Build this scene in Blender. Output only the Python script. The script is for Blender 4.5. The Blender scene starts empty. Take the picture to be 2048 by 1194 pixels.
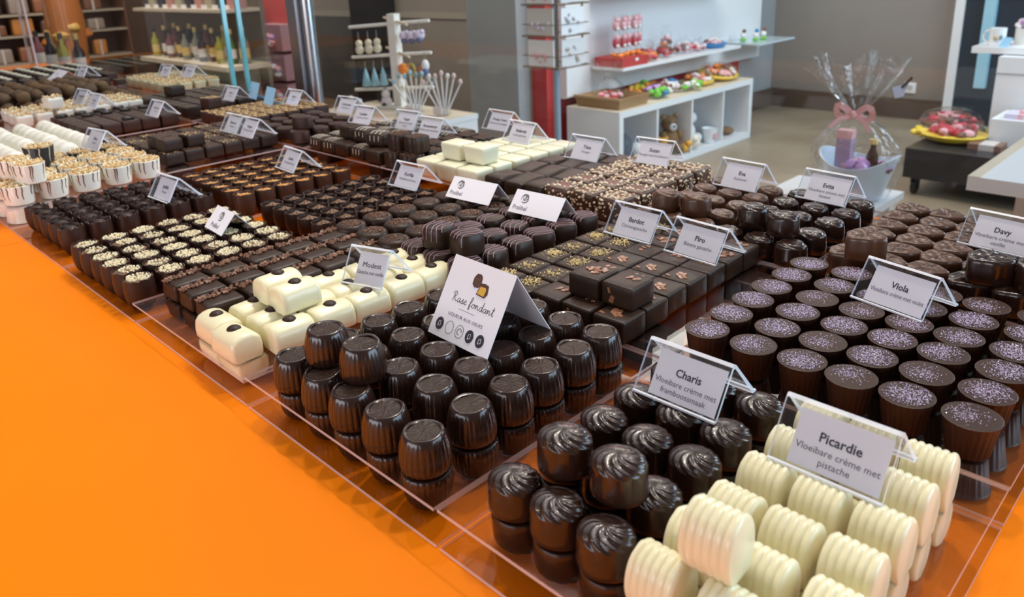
import bpy, bmesh, math, random
from mathutils import Vector, Matrix, noise
R = random.Random(7)
PI = math.pi
scn = bpy.context.scene
COL = scn.collection
def rad(a): return math.radians(a)
# ------------------------------------------------------------------ camera, world, light, exposure
FPX, YAW, PITCH, ROLL, CYPX = 1543.46, -0.793175, 0.315592, 0.0429136, 434.56
CAMZ, CT = 1.24, 0.96          # eye height, counter top height
def cam_axes():
    cy, sy, cp, sp = math.cos(YAW), math.sin(YAW), math.cos(PITCH), math.sin(PITCH)
    f = Vector((sy*cp, cy*cp, -sp)); r = Vector((cy, -sy, 0)); d = f.cross(r)
    cr, sr = math.cos(ROLL), math.sin(ROLL)
    return cr*r+sr*d, -sr*r+cr*d, f
def make_camera():
    r, d, f = cam_axes()
    cd = bpy.data.cameras.new('camera'); co = bpy.data.objects.new('camera', cd); COL.objects.link(co)
    m = Matrix((r, -d, -f)).transposed().to_4x4(); m.translation = Vector((0, 0, CAMZ))
    co.matrix_world = m
    cd.sensor_fit = 'HORIZONTAL'; cd.sensor_width = 36; cd.lens = FPX/2048*36
    cd.shift_y = -(597-CYPX)/2048; cd.clip_start = .01; cd.clip_end = 60
    cd.dof.use_dof = True; cd.dof.focus_distance = .55; cd.dof.aperture_fstop = 13
    scn.camera = co
make_camera()
w = bpy.data.worlds.new('shop_world'); scn.world = w; w.use_nodes = True
w.node_tree.nodes['Background'].inputs[0].default_value = (.93, .95, 1, 1)
w.node_tree.nodes['Background'].inputs[1].default_value = .13
def area(name, loc, target, sx, sy, power, col):
    l = bpy.data.lights.new(name, 'AREA'); l.shape = 'RECTANGLE'; l.size = sx; l.size_y = sy; l.energy = power; l.color = col
    o = bpy.data.objects.new(name, l); COL.objects.link(o); o.location = loc
    o.rotation_euler = (Vector(target)-Vector(loc)).to_track_quat('-Z', 'Y').to_euler(); return o
def spot(name, loc, target, power, col, size=.045, ang=70):
    l = bpy.data.lights.new(name, 'SPOT'); l.energy = power; l.color = col; l.shadow_soft_size = size; l.spot_size = rad(ang); l.spot_blend = .6
    o = bpy.data.objects.new(name, l); COL.objects.link(o); o.location = loc
    o.rotation_euler = (Vector(target)-Vector(loc)).to_track_quat('-Z', 'Y').to_euler(); return o
area('window_daylight', (2.6, 1.9, 1.75), (-.5, .8, .9), 2.6, 1.9, 78, (.58, .80, 1))
area('shop_daylight', (.8, 5.2, 2.6), (-2.4, 4.2, .5), 2.0, 1.6, 85, (.66, .84, 1))
area('ceiling_panel', (-2.4, 3.6, 2.9), (-2.6, 4.0, 0), 2.6, 1.6, 60, (1, .95, .88))
area('added_far_shop_fill', (-6.6, 2.2, 2.9), (-7.0, 2.8, 0.3), 3.0, 1.6, 70, (1, .90, .78))  # unseen fill light, added to brighten the far part of the shop
area('added_overhead_fill', (-.9, .9, 2.8), (-.8, .5, .96), 3.2, 1.4, 15, (.95, .95, 1))  # added soft overhead light, there to lighten the chocolate tops by reflection
area('added_front_fill', (-.6, -2.2, 1.5), (-.7, .4, 1.0), 2.6, .75, 25, (.95, .93, 1))  # added fill from the customer side, lifts the fronts of the cards
for i, (x, y, tx, ty, p) in enumerate(((-.15, .95, -.25, .1, 26), (-.75, 1.0, -.7, .1, 26), (-1.4, .95, -1.3, .25, 19), (-2.1, .9, -2.0, .5, 13), (-.9, -.5, -.6, .4, 12))):
    spot('ceiling_spot', (x, y, 2.65), (tx, ty, .96), p, (1, .90, .76))
scn.view_settings.view_transform = 'Standard'; scn.view_settings.look = 'None'
scn.view_settings.exposure = 0.34; scn.view_settings.gamma = 1; scn.view_settings.use_curve_mapping = False
scn.cycles.transparent_max_bounces = 40; scn.cycles.max_bounces = 10
# ------------------------------------------------------------------ materials
MATS = {}
def mat(name, col, rough=.5, coat=0, bump=0, bscale=200, var=0, vscale=40, col2=None, metal=0, sss=0, emit=0, spec=.5):
    m = bpy.data.materials.new(name); m.use_nodes = True; nt = m.node_tree; b = nt.nodes['Principled BSDF']
    b.inputs['Base Color'].default_value = (*col, 1); b.inputs['Roughness'].default_value = rough
    b.inputs['Coat Weight'].default_value = coat; b.inputs['Coat Roughness'].default_value = .08; b.inputs['Metallic'].default_value = metal
    b.inputs['Specular IOR Level'].default_value = spec
    if sss:
        b.inputs['Subsurface Weight'].default_value = sss; b.inputs['Subsurface Radius'].default_value = (1, .7, .4); b.inputs['Subsurface Scale'].default_value = .004
    tc = None
    if bump or col2: tc = nt.nodes.new('ShaderNodeTexCoord')
    if bump:
        n = nt.nodes.new('ShaderNodeTexNoise'); n.inputs['Scale'].default_value = bscale; n.inputs['Detail'].default_value = 4
        bp = nt.nodes.new('ShaderNodeBump'); bp.inputs['Strength'].default_value = bump; bp.inputs['Distance'].default_value = .001
        nt.links.new(tc.outputs['Object'], n.inputs['Vector']); nt.links.new(n.outputs['Fac'], bp.inputs['Height']); nt.links.new(bp.outputs['Normal'], b.inputs['Normal'])
    if col2:
        n = nt.nodes.new('ShaderNodeTexNoise'); n.inputs['Scale'].default_value = vscale; n.inputs['Detail'].default_value = 5
        cr = nt.nodes.new('ShaderNodeValToRGB'); cr.color_ramp.elements[0].position = .38; cr.color_ramp.elements[1].position = .62
        cr.color_ramp.elements[0].color = (*col, 1); cr.color_ramp.elements[1].color = (*col2, 1)
        nt.links.new(tc.outputs['Object'], n.inputs['Vector']); nt.links.new(n.outputs['Fac'], cr.inputs['Fac']); nt.links.new(cr.outputs['Color'], b.inputs['Base Color'])
    if emit:
        b.inputs['Emission Color'].default_value = (*col, 1); b.inputs['Emission Strength'].default_value = emit
    MATS[name] = m; return m
def clear(name, tint, ior, rough, gcol=(1, 1, 1), bump=0, bscale=30, base=0):
    m = bpy.data.materials.new(name); m.use_nodes = True; nt = m.node_tree; nt.nodes.remove(nt.nodes['Principled BSDF'])
    o = nt.nodes['Material Output']; t = nt.nodes.new('ShaderNodeBsdfTransparent'); t.inputs[0].default_value = (*tint, 1)
    g = nt.nodes.new('ShaderNodeBsdfGlossy'); g.inputs['Roughness'].default_value = rough; g.inputs['Color'].default_value = (*gcol, 1)
    fr = nt.nodes.new('ShaderNodeFresnel'); ge = nt.nodes.new('ShaderNodeNewGeometry'); mr = nt.nodes.new('ShaderNodeMapRange')
    mr.inputs['To Min'].default_value = ior; mr.inputs['To Max'].default_value = 1/ior; nt.links.new(ge.outputs['Backfacing'], mr.inputs['Value']); nt.links.new(mr.outputs['Result'], fr.inputs['IOR']); mx = nt.nodes.new('ShaderNodeMixShader')
    if bump:
        tc = nt.nodes.new('ShaderNodeTexCoord'); n = nt.nodes.new('ShaderNodeTexNoise'); n.inputs['Scale'].default_value = bscale; n.inputs['Detail'].default_value = 3
        bp = nt.nodes.new('ShaderNodeBump'); bp.inputs['Strength'].default_value = bump; bp.inputs['Distance'].default_value = .02
        nt.links.new(tc.outputs['Object'], n.inputs['Vector']); nt.links.new(n.outputs['Fac'], bp.inputs['Height'])
        nt.links.new(bp.outputs['Normal'], g.inputs['Normal']); nt.links.new(bp.outputs['Normal'], fr.inputs['Normal'])
    fac = fr.outputs[0]
    if base:
        ad = nt.nodes.new('ShaderNodeMath'); ad.inputs[1].default_value = base; ad.use_clamp = True; nt.links.new(fac, ad.inputs[0]); fac = ad.outputs[0]
    nt.links.new(fac, mx.inputs[0]); nt.links.new(t.outputs[0], mx.inputs[1]); nt.links.new(g.outputs[0], mx.inputs[2]); nt.links.new(mx.outputs[0], o.inputs[0])
    MATS[name] = m; return m
def frosted(name, col, opac, rough=.3):
    m = bpy.data.materials.new(name); m.use_nodes = True; nt = m.node_tree; b = nt.nodes['Principled BSDF']
    b.inputs['Base Color'].default_value = (*col, 1); b.inputs['Roughness'].default_value = rough
    t = nt.nodes.new('ShaderNodeBsdfTransparent'); mx = nt.nodes.new('ShaderNodeMixShader'); mx.inputs[0].default_value = opac
    nt.links.new(t.outputs[0], mx.inputs[1]); nt.links.new(b.outputs[0], mx.inputs[2]); nt.links.new(mx.outputs[0], nt.nodes['Material Output'].inputs[0])
    MATS[name] = m; return m
DK = mat('dark_chocolate', (.034, .0145, .0085), .45, .0, .12, 300, spec=.32)
DG = mat('glossy_dark_chocolate', (.026, .0095, .0052), .26, .35, .10, 180)
EG = mat('egg_shell_chocolate', (.036, .015, .0095), .40, .0, .10, 250, spec=.36)
DB = mat('dark_bar_chocolate', (.033, .0150, .0080), .40, .0, .14, 350, spec=.32)
MK = mat('milk_chocolate', (.090, .036, .017), .34, .15, .12, 250)
ML = mat('milk_filling', (.21, .115, .062), .5, 0, .25, 500)
MR = mat('reddish_milk_chocolate', (.042, .0160, .0095), .45, .0, .1, 200, spec=.3)
MC = mat('caramel_cup_chocolate', (.062, .026, .015), .42, .0, .1, 200, spec=.35)
WC = mat('white_chocolate', (.86, .79, .53), .30, .15, .06, 150, sss=.12)
CC = mat('cream_chocolate', (.80, .77, .57), .33, .1, .06, 150, sss=.1)
WP = mat('porcelain_white_chocolate', (.85, .82, .72), .35, .1, .05, 120)
NUT = mat('chopped_nuts', (.80, .66, .40), .6, col2=(.88, .80, .58), vscale=300)
NTO = mat('toasted_nuts', (.62, .36, .14), .6, col2=(.80, .58, .30), vscale=300)
GLD = mat('golden_crumbs', (.66, .46, .17), .45, col2=(.85, .70, .38), vscale=600)
COP = mat('copper_flakes', (.26, .105, .05), .32, .2, col2=(.34, .15, .075), vscale=400)
FLK = mat('chocolate_flakes', (.17, .075, .040), .45, col2=(.24, .11, .06), vscale=500)
SUG = mat('violet_sugar', (.40, .28, .46), .25, .4, col2=(.74, .65, .80), vscale=900)
NGT = mat('nougat_crumbs', (.84, .74, .60), .5, col2=(.78, .56, .32), vscale=400)
PNK = mat('pink_icing', (.42, .24, .29), .4, .1)
WDR = mat('white_drizzle', (.72, .62, .50), .4)
CAR = mat('caramel_filling', (.72, .30, .055), .4, .2, .3, 500)
STR = mat('brown_streaks', (.14, .055, .03), .4)
ORG = mat('orange_laminate', (.93, .222, .0), .5, .0, .03, 900, spec=.1)
DRK = mat('dark_recess', (.02, .01, .008), .7)
ACR = clear('clear_acrylic', (.985, .982, .982), 1.27, .03)
AED = frosted('acrylic_edge', (.78, .66, .66), .62)
ACS = clear('sign_acrylic', (.945, .945, .955), 1.40, .06, base=.02)
SED = frosted('sign_acrylic_edge', (.88, .90, .97), .8)
GLS = clear('pane_glass', (.975, .985, .98), 1.24, .0)
GED = mat('pane_edge', (.10, .42, .48), .15, .5, spec=.8)
CEL = clear('cellophane', (.97, .97, .975), 1.28, .12, bump=.9, bscale=22, base=.015)
PAP = mat('white_paper', (.90, .87, .92), .6)
PAS = mat('grey_paper_shade', (.80, .77, .80), .55)
INK = mat('black_ink', (.035, .03, .045), .6)
GIK = mat('grey_ink', (.16, .14, .18), .6)
YEL = mat('yellow_filling', (.75, .43, .06), .5)
def taupe_mat(name, a, b): return mat(name, a, .55, col2=b, vscale=1.5)
TAU = taupe_mat('taupe_paint', (.25, .225, .20), (.28, .25, .22))
GRY = taupe_mat('grey_paint', (.30, .32, .33), (.33, .35, .36))
DGR = taupe_mat('dark_grey_paint', (.085, .085, .085), (.11, .105, .10))
RED = mat('red_paint', (.50, .045, .045), .5)
WHT = mat('white_laminate', (.80, .82, .84), .35, .1)
PLY = mat('pale_wood', (.62, .53, .40), .45, col2=(.68, .59, .46), vscale=6)
BBD = mat('brown_baseboard', (.10, .066, .048), .5)
BLK = mat('black_lacquer', (.016, .017, .02), .35, .2)
NVY = mat('blue_black_glass', (.022, .038, .055), .25, .2)
MET = mat('brushed_steel', (.45, .47, .5), .25, metal=1)
FLR = mat('floor_tiles', (.27, .215, .15), .35, .0, col2=(.33, .27, .19), vscale=3)
def pal(name, c, rough=.45, coat=.1): return MATS.get(name) or mat(name, c, rough, coat)
# ------------------------------------------------------------------ mesh helper
class MB:
    def __init__(s): s.v = []; s.f = []; s.m = []; s.mats = []
    def mi(s, m):
        if m not in s.mats: s.mats.append(m)
        return s.mats.index(m)
    def add(s, vs, fs, m):
        o = len(s.v); s.v += [tuple(p) for p in vs]; k = s.mi(m)
        for f in fs: s.f.append(tuple(i+o for i in f)); s.m.append(k)
    def box(s, x0, x1, y0, y1, z0, z1, m, side=None):
        vs = [(x0,y0,z0),(x1,y0,z0),(x1,y1,z0),(x0,y1,z0),(x0,y0,z1),(x1,y0,z1),(x1,y1,z1),(x0,y1,z1)]
        s.add(vs, [(3,2,1,0),(4,5,6,7)], m); s.add(vs, [(0,1,5,4),(1,2,6,5),(2,3,7,6),(3,0,4,7)], side or m)
    def grid(s, rows, m, closed=True, cap0=False, cap1=False):
        n = len(rows[0]); vs = [p for r in rows for p in r]; fs = []
        for i in range(len(rows)-1):
            for j in range(n if closed else n-1):
                a = i*n+j; b = i*n+(j+1) % n; fs.append((a, b, b+n, a+n))
        if cap0: fs.append(tuple(range(n-1, -1, -1)))
        if cap1: fs.append(tuple((len(rows)-1)*n+j for j in range(n)))
        s.add(vs, fs, m)
    def lathe(s, prof, m, n=28, mod=None, cx=0, cy=0, z0=0, cap0=True, cap1=True, sx=1, sy=1):
        rows = []
        for r, z in prof:
            row = []
            for j in range(n):
                t = 2*PI*j/n; k = mod(t, r, z) if mod else 1
                row.append((cx+r*k*math.cos(t)*sx, cy+r*k*math.sin(t)*sy, z0+z))
            rows.append(row)
        s.grid(rows, m, True, cap0, cap1)
    def rbox(s, sx, sy, sz, r, m, z0=0, cx=0, cy=0, fn=None):
        h = (sx/2, sy/2, sz/2)
        def tk(a): return [-a, -a+r*.25, -a+r, -a*.33, a*.33, a-r, a-r*.25, a]
        T = [tk(a) for a in h]
        for ax in range(3):
            u, v = (ax+1) % 3, (ax+2) % 3
            for sg in (-1, 1):
                vs = []
                for a in T[u]:
                    for b in T[v]:
                        p = [0, 0, 0]; p[ax] = sg*h[ax]; p[u] = a; p[v] = b
                        c = [max(-(h[i]-r), min(h[i]-r, p[i])) for i in range(3)]
                        d = Vector([p[i]-c[i] for i in range(3)]); d.normalize()
                        q = [c[i]+d[i]*r for i in range(3)]
                        if fn: q = fn(q)
                        vs.append((q[0]+cx, q[1]+cy, q[2]+z0+sz/2))
                n = 8; fs = []
                for i in range(n-1):
                    for j in range(n-1):
                        f = (i*n+j, (i+1)*n+j, (i+1)*n+j+1, i*n+j+1); fs.append(f if sg > 0 else f[::-1])
                s.add(vs, fs, m)
    def tube(s, pts, r, m, n=6, cap=True):
        pts = [Vector(p) for p in pts]; rows = []
        for i, p in enumerate(pts):
            d = (pts[min(i+1, len(pts)-1)]-pts[max(i-1, 0)]); d = d.normalized() if d.length > 1e-9 else Vector((0, 0, 1))
            a = d.orthogonal() if abs(d.z) > .9 else d.cross(Vector((0, 0, 1))); a.normalize(); b = d.cross(a)
            rr = r[i] if isinstance(r, (list, tuple)) else r
            rows.append([p+a*(rr*math.cos(2*PI*j/n))+b*(rr*math.sin(2*PI*j/n)) for j in range(n)])
        s.grid(rows, m, True, cap, cap)
    def ribbon(s, pts, wd, nrm, m):
        pts = [Vector(p) for p in pts]; nrm = Vector(nrm); vs = []
        for i, p in enumerate(pts):
            d = pts[min(i+1, len(pts)-1)]-pts[max(i-1, 0)]; sd = nrm.cross(d)
            sd = sd.normalized() if sd.length > 1e-9 else Vector((1, 0, 0))
            ww = wd[i] if isinstance(wd, (list, tuple)) else wd
            vs += [p-sd*ww/2, p+sd*ww/2]
        s.add(vs, [(2*i, 2*i+2, 2*i+3, 2*i+1) for i in range(len(pts)-1)], m)
    def ball(s, c, r, m, n=10, k=6, sz=1, jit=0, rnd=None):
        rows = []
        for i in range(k+1):
            ph = -PI/2+PI*i/k; row = []
            for j in range(n):
                rr = r*(1+(rnd.uniform(-jit, jit) if jit else 0)); t = 2*PI*j/n
                row.append((c[0]+rr*max(math.cos(ph), .02)*math.cos(t), c[1]+rr*max(math.cos(ph), .02)*math.sin(t), c[2]+rr*sz*math.sin(ph)))
            rows.append(row)
        s.grid(rows, m, True, True, True)
    def chip(s, p, sz, m, rnd, flat=.35, nrm=None):
        q = Matrix.Rotation(rnd.uniform(0, 6.28), 3, 'Z')
        if nrm is None: t = Matrix.Rotation(rnd.uniform(-.5, .5), 3, 'X') @ Matrix.Rotation(rnd.uniform(-.5, .5), 3, 'Y')
        else: t = Vector((0, 0, 1)).rotation_difference(Vector(nrm)).to_matrix()
        a, b, c = sz*rnd.uniform(.7, 1.2)/2, sz*rnd.uniform(.45, .8)/2, sz*flat/2; p = Vector(p)
        vs = [p+t@(q@Vector(v)) for v in ((-a,-b*.7,-c),(a*.8,-b,-c),(a,b*.6,-c),(-a*.7,b,-c),(-a*.9,-b*.6,c),(a*.7,-b*.9,c),(a*.9,b*.5,c),(-a*.6,b*.9,c))]
        s.add(vs, [(3,2,1,0),(4,5,6,7),(0,1,5,4),(1,2,6,5),(2,3,7,6),(3,0,4,7)], m)
    def crystal(s, p, r, m, rnd):
        p = Vector(p); q = Matrix.Rotation(rnd.uniform(0, 3), 3, 'X') @ Matrix.Rotation(rnd.uniform(0, 3), 3, 'Z')
        vs = [p+q@(Vector(v)*r*rnd.uniform(.7, 1.3)) for v in ((1,0,0),(-1,0,0),(0,1,0),(0,-1,0),(0,0,1),(0,0,-1))]
        s.add(vs, [(0,2,4),(2,1,4),(1,3,4),(3,0,4),(2,0,5),(1,2,5),(3,1,5),(0,3,5)], m)
    def mesh(s, name, smooth=True, weld=1e-6, ang=40):
        me = bpy.data.meshes.new(name); me.from_pydata(s.v, [], s.f)
        for m in s.mats: me.materials.append(m)
        me.polygons.foreach_set('material_index', s.m)
        bm = bmesh.new(); bm.from_mesh(me)
        if weld: bmesh.ops.remove_doubles(bm, verts=bm.verts, dist=weld)
        bmesh.ops.recalc_face_normals(bm, faces=bm.faces)
        for f in bm.faces: f.smooth = smooth
        if smooth:
            for e in bm.edges:
                if len(e.link_faces) == 2 and e.calc_face_angle(0) > rad(ang): e.smooth = False
        bm.to_mesh(me); bm.free(); return me
def obj(name, mesh, parent=None, loc=None, rz=0):
    if isinstance(mesh, MB): mesh = mesh.mesh(name)
    o = bpy.data.objects.new(name, mesh); COL.objects.link(o)
    if parent: o.parent = parent
    if loc is not None: o.location = loc
    if rz: o.rotation_euler = (0, 0, rz)
    return o
def tag(o, label=None, cat=None, group=None, kind=None):
    if label: o['label'] = label
    if cat: o['category'] = cat
    if group: o['group'] = group
    if kind: o['kind'] = kind
    return o
def thing(name, label, cat, loc=(0, 0, 0), rz=0, group=None):
    o = bpy.data.objects.new(name, None); COL.objects.link(o); o.location = loc; o.rotation_euler = (0, 0, rz); o.empty_display_size = .02
    return tag(o, label, cat, group)
def struct(name, mb): return tag(obj(name, mb), kind='structure')
# ------------------------------------------------------------------ the room
def room():
    b = MB(); b.box(-12, 4, -2, 7, -.05, 0, FLR); struct('floor', b)
    b = MB(); b.box(-3.13, 4, 6.27, 6.4, 0, 2.9, TAU); struct('wall_back', b)
    b = MB(); b.box(-3.13, -1.74, 6.245, 6.27, 0, .15, BBD); struct('baseboard_back', b)
    b = MB(); b.box(-3.25, -3.13, 3.42, 5.7, 0, 2.9, RED); struct('wall_left', b)
    b = MB(); b.box(-3.25, -3.13, 5.7, 6.27, 0, 2.9, GRY); struct('wall_corner', b)
    b = MB(); b.box(-3.13, -3.1, 5.7, 6.245, 0, .15, BBD); struct('baseboard_left', b)
    b = MB(); b.box(-3.68, -3.25, 3.3, 3.4, 0, 2.9, GRY); struct('wall_panel', b)
    b = MB(); b.box(-8.7, -3.4, 4.4, 4.5, 0, 2.9, TAU); b.box(-8.7, -3.4, 4.385, 4.4, .83, .88, mat('pale_taupe_rail', (.34, .31, .26), .5)); struct('wall_far', b)
    b = MB(); b.box(-12, -8.7, 4.4, 4.5, 0, 2.9, mat('beige_paint', (.30, .27, .22), .5)); struct('wall_side', b)
    b = MB(); b.box(-10.2, -10, -2, 4, 0, 2.9, mat('warm_brown_paint', (.17, .10, .07), .5)); struct('wall_end', b)
    b = MB(); b.box(-1.75, -1.69, 6.2, 6.27, 0, 2.4, WHT); struct('trim_1', b)
    b = MB(); b.box(-1.69, .4, 6.22, 6.27, 0, 2.4, NVY); b.box(-1.69, .4, 6.20, 6.22, .9, .96, BLK); struct('door_1', b)
    b = MB(); b.box(-1.56, -1.49, 6.17, 6.22, .28, 2.4, mat('reflected_light_blue', (.35, .62, .75), .3)); struct('trim_2', b)  # pale blue colour stands in for light reflected along this edge
    b = MB(); b.box(-6.60, -6.17, 3.5, 3.58, 0, 2.9, pal('pillar_red', (.62, .10, .10), .5)); struct('wall_pillar', b)
room()
# ------------------------------------------------------------------ counter, trays
def counter():
    t = thing('display_counter', 'long bright orange counter carrying the trays of chocolates', 'counter', (0, 0, 0))
    b = MB(); b.box(-1.0, .7, -.32, .85, CT-.035, CT, ORG); obj('worktop', b, t)
    b = MB(); b.box(-3.36, -1.001, -.32, .85, CT-.035, CT, ORG); obj('worktop', b, t)
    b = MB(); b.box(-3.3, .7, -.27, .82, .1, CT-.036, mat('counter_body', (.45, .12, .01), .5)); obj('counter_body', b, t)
    b = MB(); b.box(-3.25, .65, -.22, .78, 0, .1, BLK); obj('plinth', b, t)
counter()
ZB = CT+.002
SH = {}
TRAYS = [  # x0, x1, y0, y1, sheet bottom (None = no upper sheet), what lies on it
    (-.258, -.058, .193, .392, .0235, 'swirl shells and ridged white chocolates'),
    (-.258, -.058, .396, .594, .022, 'violet sugar cups'),
    (-.258, -.058, .598, .797, .022, 'flower shaped chocolates'),
    (-.459, -.261, .193, .392, .0225, 'dark barrel chocolates'),
    (-.459, -.261, .396, .594, .022, 'golden crumb squares'),
    (-.459, -.261, .598, .797, .022, 'swirl topped chocolates'),
    (-.661, -.462, .193, .392, .018, 'white logs and flake bars'),
    (-.661, -.462, .396, .594, .022, 'pink striped chocolates'),
    (-.661, -.462, .598, .797, .022, 'nougat cubes'),
    (-.861, -.664, .193, .392, None, 'nut topped cups'),
    (-.861, -.664, .396, .594, None, 'star filled cups'),
    (-.861, -.664, .598, .797, .022, 'cream cubes'),
    (-1.062, -.864, .193, .392, None, 'dark egg cups'),
    (-1.062, -.864, .396, .594, None, 'caramel cups'),
    (-1.062, -.864, .598, .797, .022, 'drizzled dark bars'),
    (-1.262, -1.065, .193, .392, .022, 'streaked ramekin cups'),
    (-1.312, -1.085, .396, .594, .022, 'gold dusted squares'),
    (-1.262, -1.065, .598, .797, .022, 'plain milk ovals'),
    (-1.56, -1.27, .193, .392, .022, 'white pillow chocolates'),
    (-1.46, -1.265, .598, .797, .022, 'orange chip cubes'),
    (-1.66, -1.435, .396, .594, .022, 'squares with dark buttons'),
    (-1.76, -1.463, .598, .797, .022, 'plain dark squares'),
    (-1.83, -1.663, .193, .594, .022, 'white nut boats'),
    (-2.16, -1.84, .193, .70, .022, 'heaped cocoa truffles'),
    (-2.16, -1.84, .705, .86, .022, 'pale green nut boats'),
]
def trays():
    for x0, x1, y0, y1, zs, what in TRAYS:
        b = MB(); b.box(x0, x1, y0, y1, CT, ZB, ACR, AED)
        tag(obj('base_tray', b), 'thin clear tray on the orange counter under the '+what, 'tray', 'base trays on the counter')
        if zs is not None:
            b = MB(); b.box(x0, x1, y0, y1, CT+zs, CT+zs+.002, ACR, AED)
            tag(obj('acrylic_sheet', b), 'raised clear acrylic sheet carrying the '+what, 'tray', 'raised acrylic sheets')
trays()
# ------------------------------------------------------------------ chocolate prototypes: each returns list of (part name, mesh, sub)
def P_barrel():
    out = []
    for k in range(3):
        rn = random.Random(20+k); b = MB(); n = 156; H = .0215
        prof = [(.0133, 0), (.0140, .0006), (.0145, .0035), (.0145, .007), (.0141, .0115), (.0135, .0152), (.0127, .0180), (.0120, .0197), (.0113, .0209), (.0107, .0216), (.0099, .0215), (.0090, .0209)]
        rows = []
        for i, (r, z) in enumerate(prof):
            row = []
            for j in range(n):
                t = 2*PI*j/n; fl = abs(math.sin(t*13))**.8; amp = .032 if i < 5 else (.034 if i == 5 else (.022 if i == 6 else 0))
                k2 = 1-amp*(1-fl); zz = z
                if i >= 7:
                    zz += .0009*max(0, math.cos(t-.6))**6+.0007*max(0, math.cos(t-3.4))**8
                row.append((r*k2*math.cos(t), r*k2*math.sin(t), zz))
            rows.append(row)
        b.grid(rows, DG, True, True, False)
        rows = []
        for r in (.0090, .0070, .0052, .0034, .0017, .0003):
            rows.append([(r*math.cos(2*PI*j/n), r*math.sin(2*PI*j/n), .0209+(noise.noise(Vector((r*900*math.cos(2*PI*j/n)+k*7, r*900*math.sin(2*PI*j/n), 0)))*.0005 if r < .0075 else 0)) for j in range(n)])
        b.grid(rows, DK, True, False, True)
        out.append([('praline', b.mesh('barrel_chocolate', ang=60))])
    return out
def P_shell():
    out = []
    for k in range(3):
        b = MB(); n = 64; rows = []; sx, sy = 1.06, .96
        for r, z in ((.0122, 0), (.0131, .0008), (.0132, .004), (.0130, .009), (.0128, .0145)):
            rows.append([(r*sx*math.cos(2*PI*j/n), r*sy*math.sin(2*PI*j/n), z) for j in range(n)])
        K = 16
        for i in range(1, K+1):
            u = i/K; r = .0128*math.cos(u*PI/2)**.85 if i < K else .0002; zb = .0145+.0066*math.sin(u*PI/2)
            row = []
            for j in range(n):
                t = 2*PI*j/n; a = t+1.5*u+k*.5; fan = .5+.5*math.sin(a*11); env = math.sin(PI*min(1, u*1.1))**.6*(.55+.45*math.cos(t+1.2))
                d = .0016*(fan**1.5-.4)*env
                row.append(((r+d*.7)*sx*math.cos(t), (r+d*.7)*sy*math.sin(t), zb+d*.7))
            rows.append(row)
        b.grid(rows, DG, True, True, True)
        out.append([('praline', b.mesh('shell_chocolate', ang=75))])
    return out
def P_ridged():
    b = MB(); L = .0222; H = .0275; N = 60
    def sec(z):  # half width of the arch section
        u = z/H
        return .0078+.0036*math.sin(min(u/.40, 1)*PI/2) if u < .40 else .0114*math.sqrt(max(0, 1-((u-.40)/.60)**2.3))
    half = [(sec(H*i/13), H*i/13) for i in range(14)]; half[-1] = (.0006, H)
    ring = half+[(-w_, z) for w_, z in reversed(half)]
    rows = []
    for i in range(N+1):
        x = -L/2+L*i/N; q_ = i/N; rid = abs(math.sin(PI*q_/.82*5))**.7 if q_ < .82 else min(1, (q_-.82)/.05); e = min(i, N-i)/N*L
        sc = (.935+.065*rid) if .0018 < e else 1-.10*(1-min(1, e/.0018))**2
        if i < N/2 and e <= .0018: sc = min(sc, .97)
        rows.append([(x, w_*sc, .009+(z-.009)*sc if z > .009 else z) for w_, z in ring])
    b.grid(rows, WC, True, True, True)
    return [[('praline', b.mesh('ridged_chocolate', ang=65))]]
def P_log():
    out = []
    for k in range(2):
        b = MB(); Wd, L, H = .0245, .0335, .0195
        pr = [(-Wd/2+.0012, 0), (-Wd/2, .0015), (-Wd/2-.0003, .006)]
        for i in range(9):
            t = PI-PI*i/8; pr.append((Wd/2*math.cos(t)*(1 if abs(math.cos(t)) < .99 else 1.0), .0095+(H-.0095)*math.sin(t)**.8))
        pr += [(Wd/2+.0003, .006), (Wd/2, .0015), (Wd/2-.0012, 0)]
        rows = []
        for x, s_ in ((-L/2, .80), (-L/2+.0007, .90), (-L/2+.002, .97), (-L/2+.0045, 1), (0, 1.01), (L/2-.0045, 1), (L/2-.002, .97), (L/2-.0007, .90), (L/2, .80)):
            rows.append([(px*s_, x, .006+(pz-.006)*s_ if pz > .006 else pz) for px, pz in pr])
        b.grid(rows, WC, True, True, True)
        d = MB(); d.ball((0, .001, H-.0012), .0054, DK, 18, 8, .62)
        out.append([('praline', b.mesh('white_log', ang=60)), ('chocolate_drop', d.mesh('drop'))])
    return out
def P_flakebar():
    out = []
    for k in range(3):
        rn = random.Random(50+k); b = MB()
        b.rbox(.0265, .0335, .0155, .0035, DB, fn=lambda q: (q[0]*(1-.04*(q[2] > 0)), q[1]*(1-.03*(q[2] > 0)), q[2]))
        c = MB()
        for i in range(58):
            c.chip((-.0070+rn.gauss(0, .0022), rn.uniform(-.0155, .0155), .0158+rn.uniform(0, .0012)), .0040, FLK, rn)
        for i in range(5): c.chip((-.0136, rn.uniform(-.014, .014), rn.uniform(.008, .014)), .0028, FLK, rn)
        out.append([('praline', b.mesh('flake_bar')), ('flake_topping', c.mesh('flakes', False))])
    return out
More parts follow.
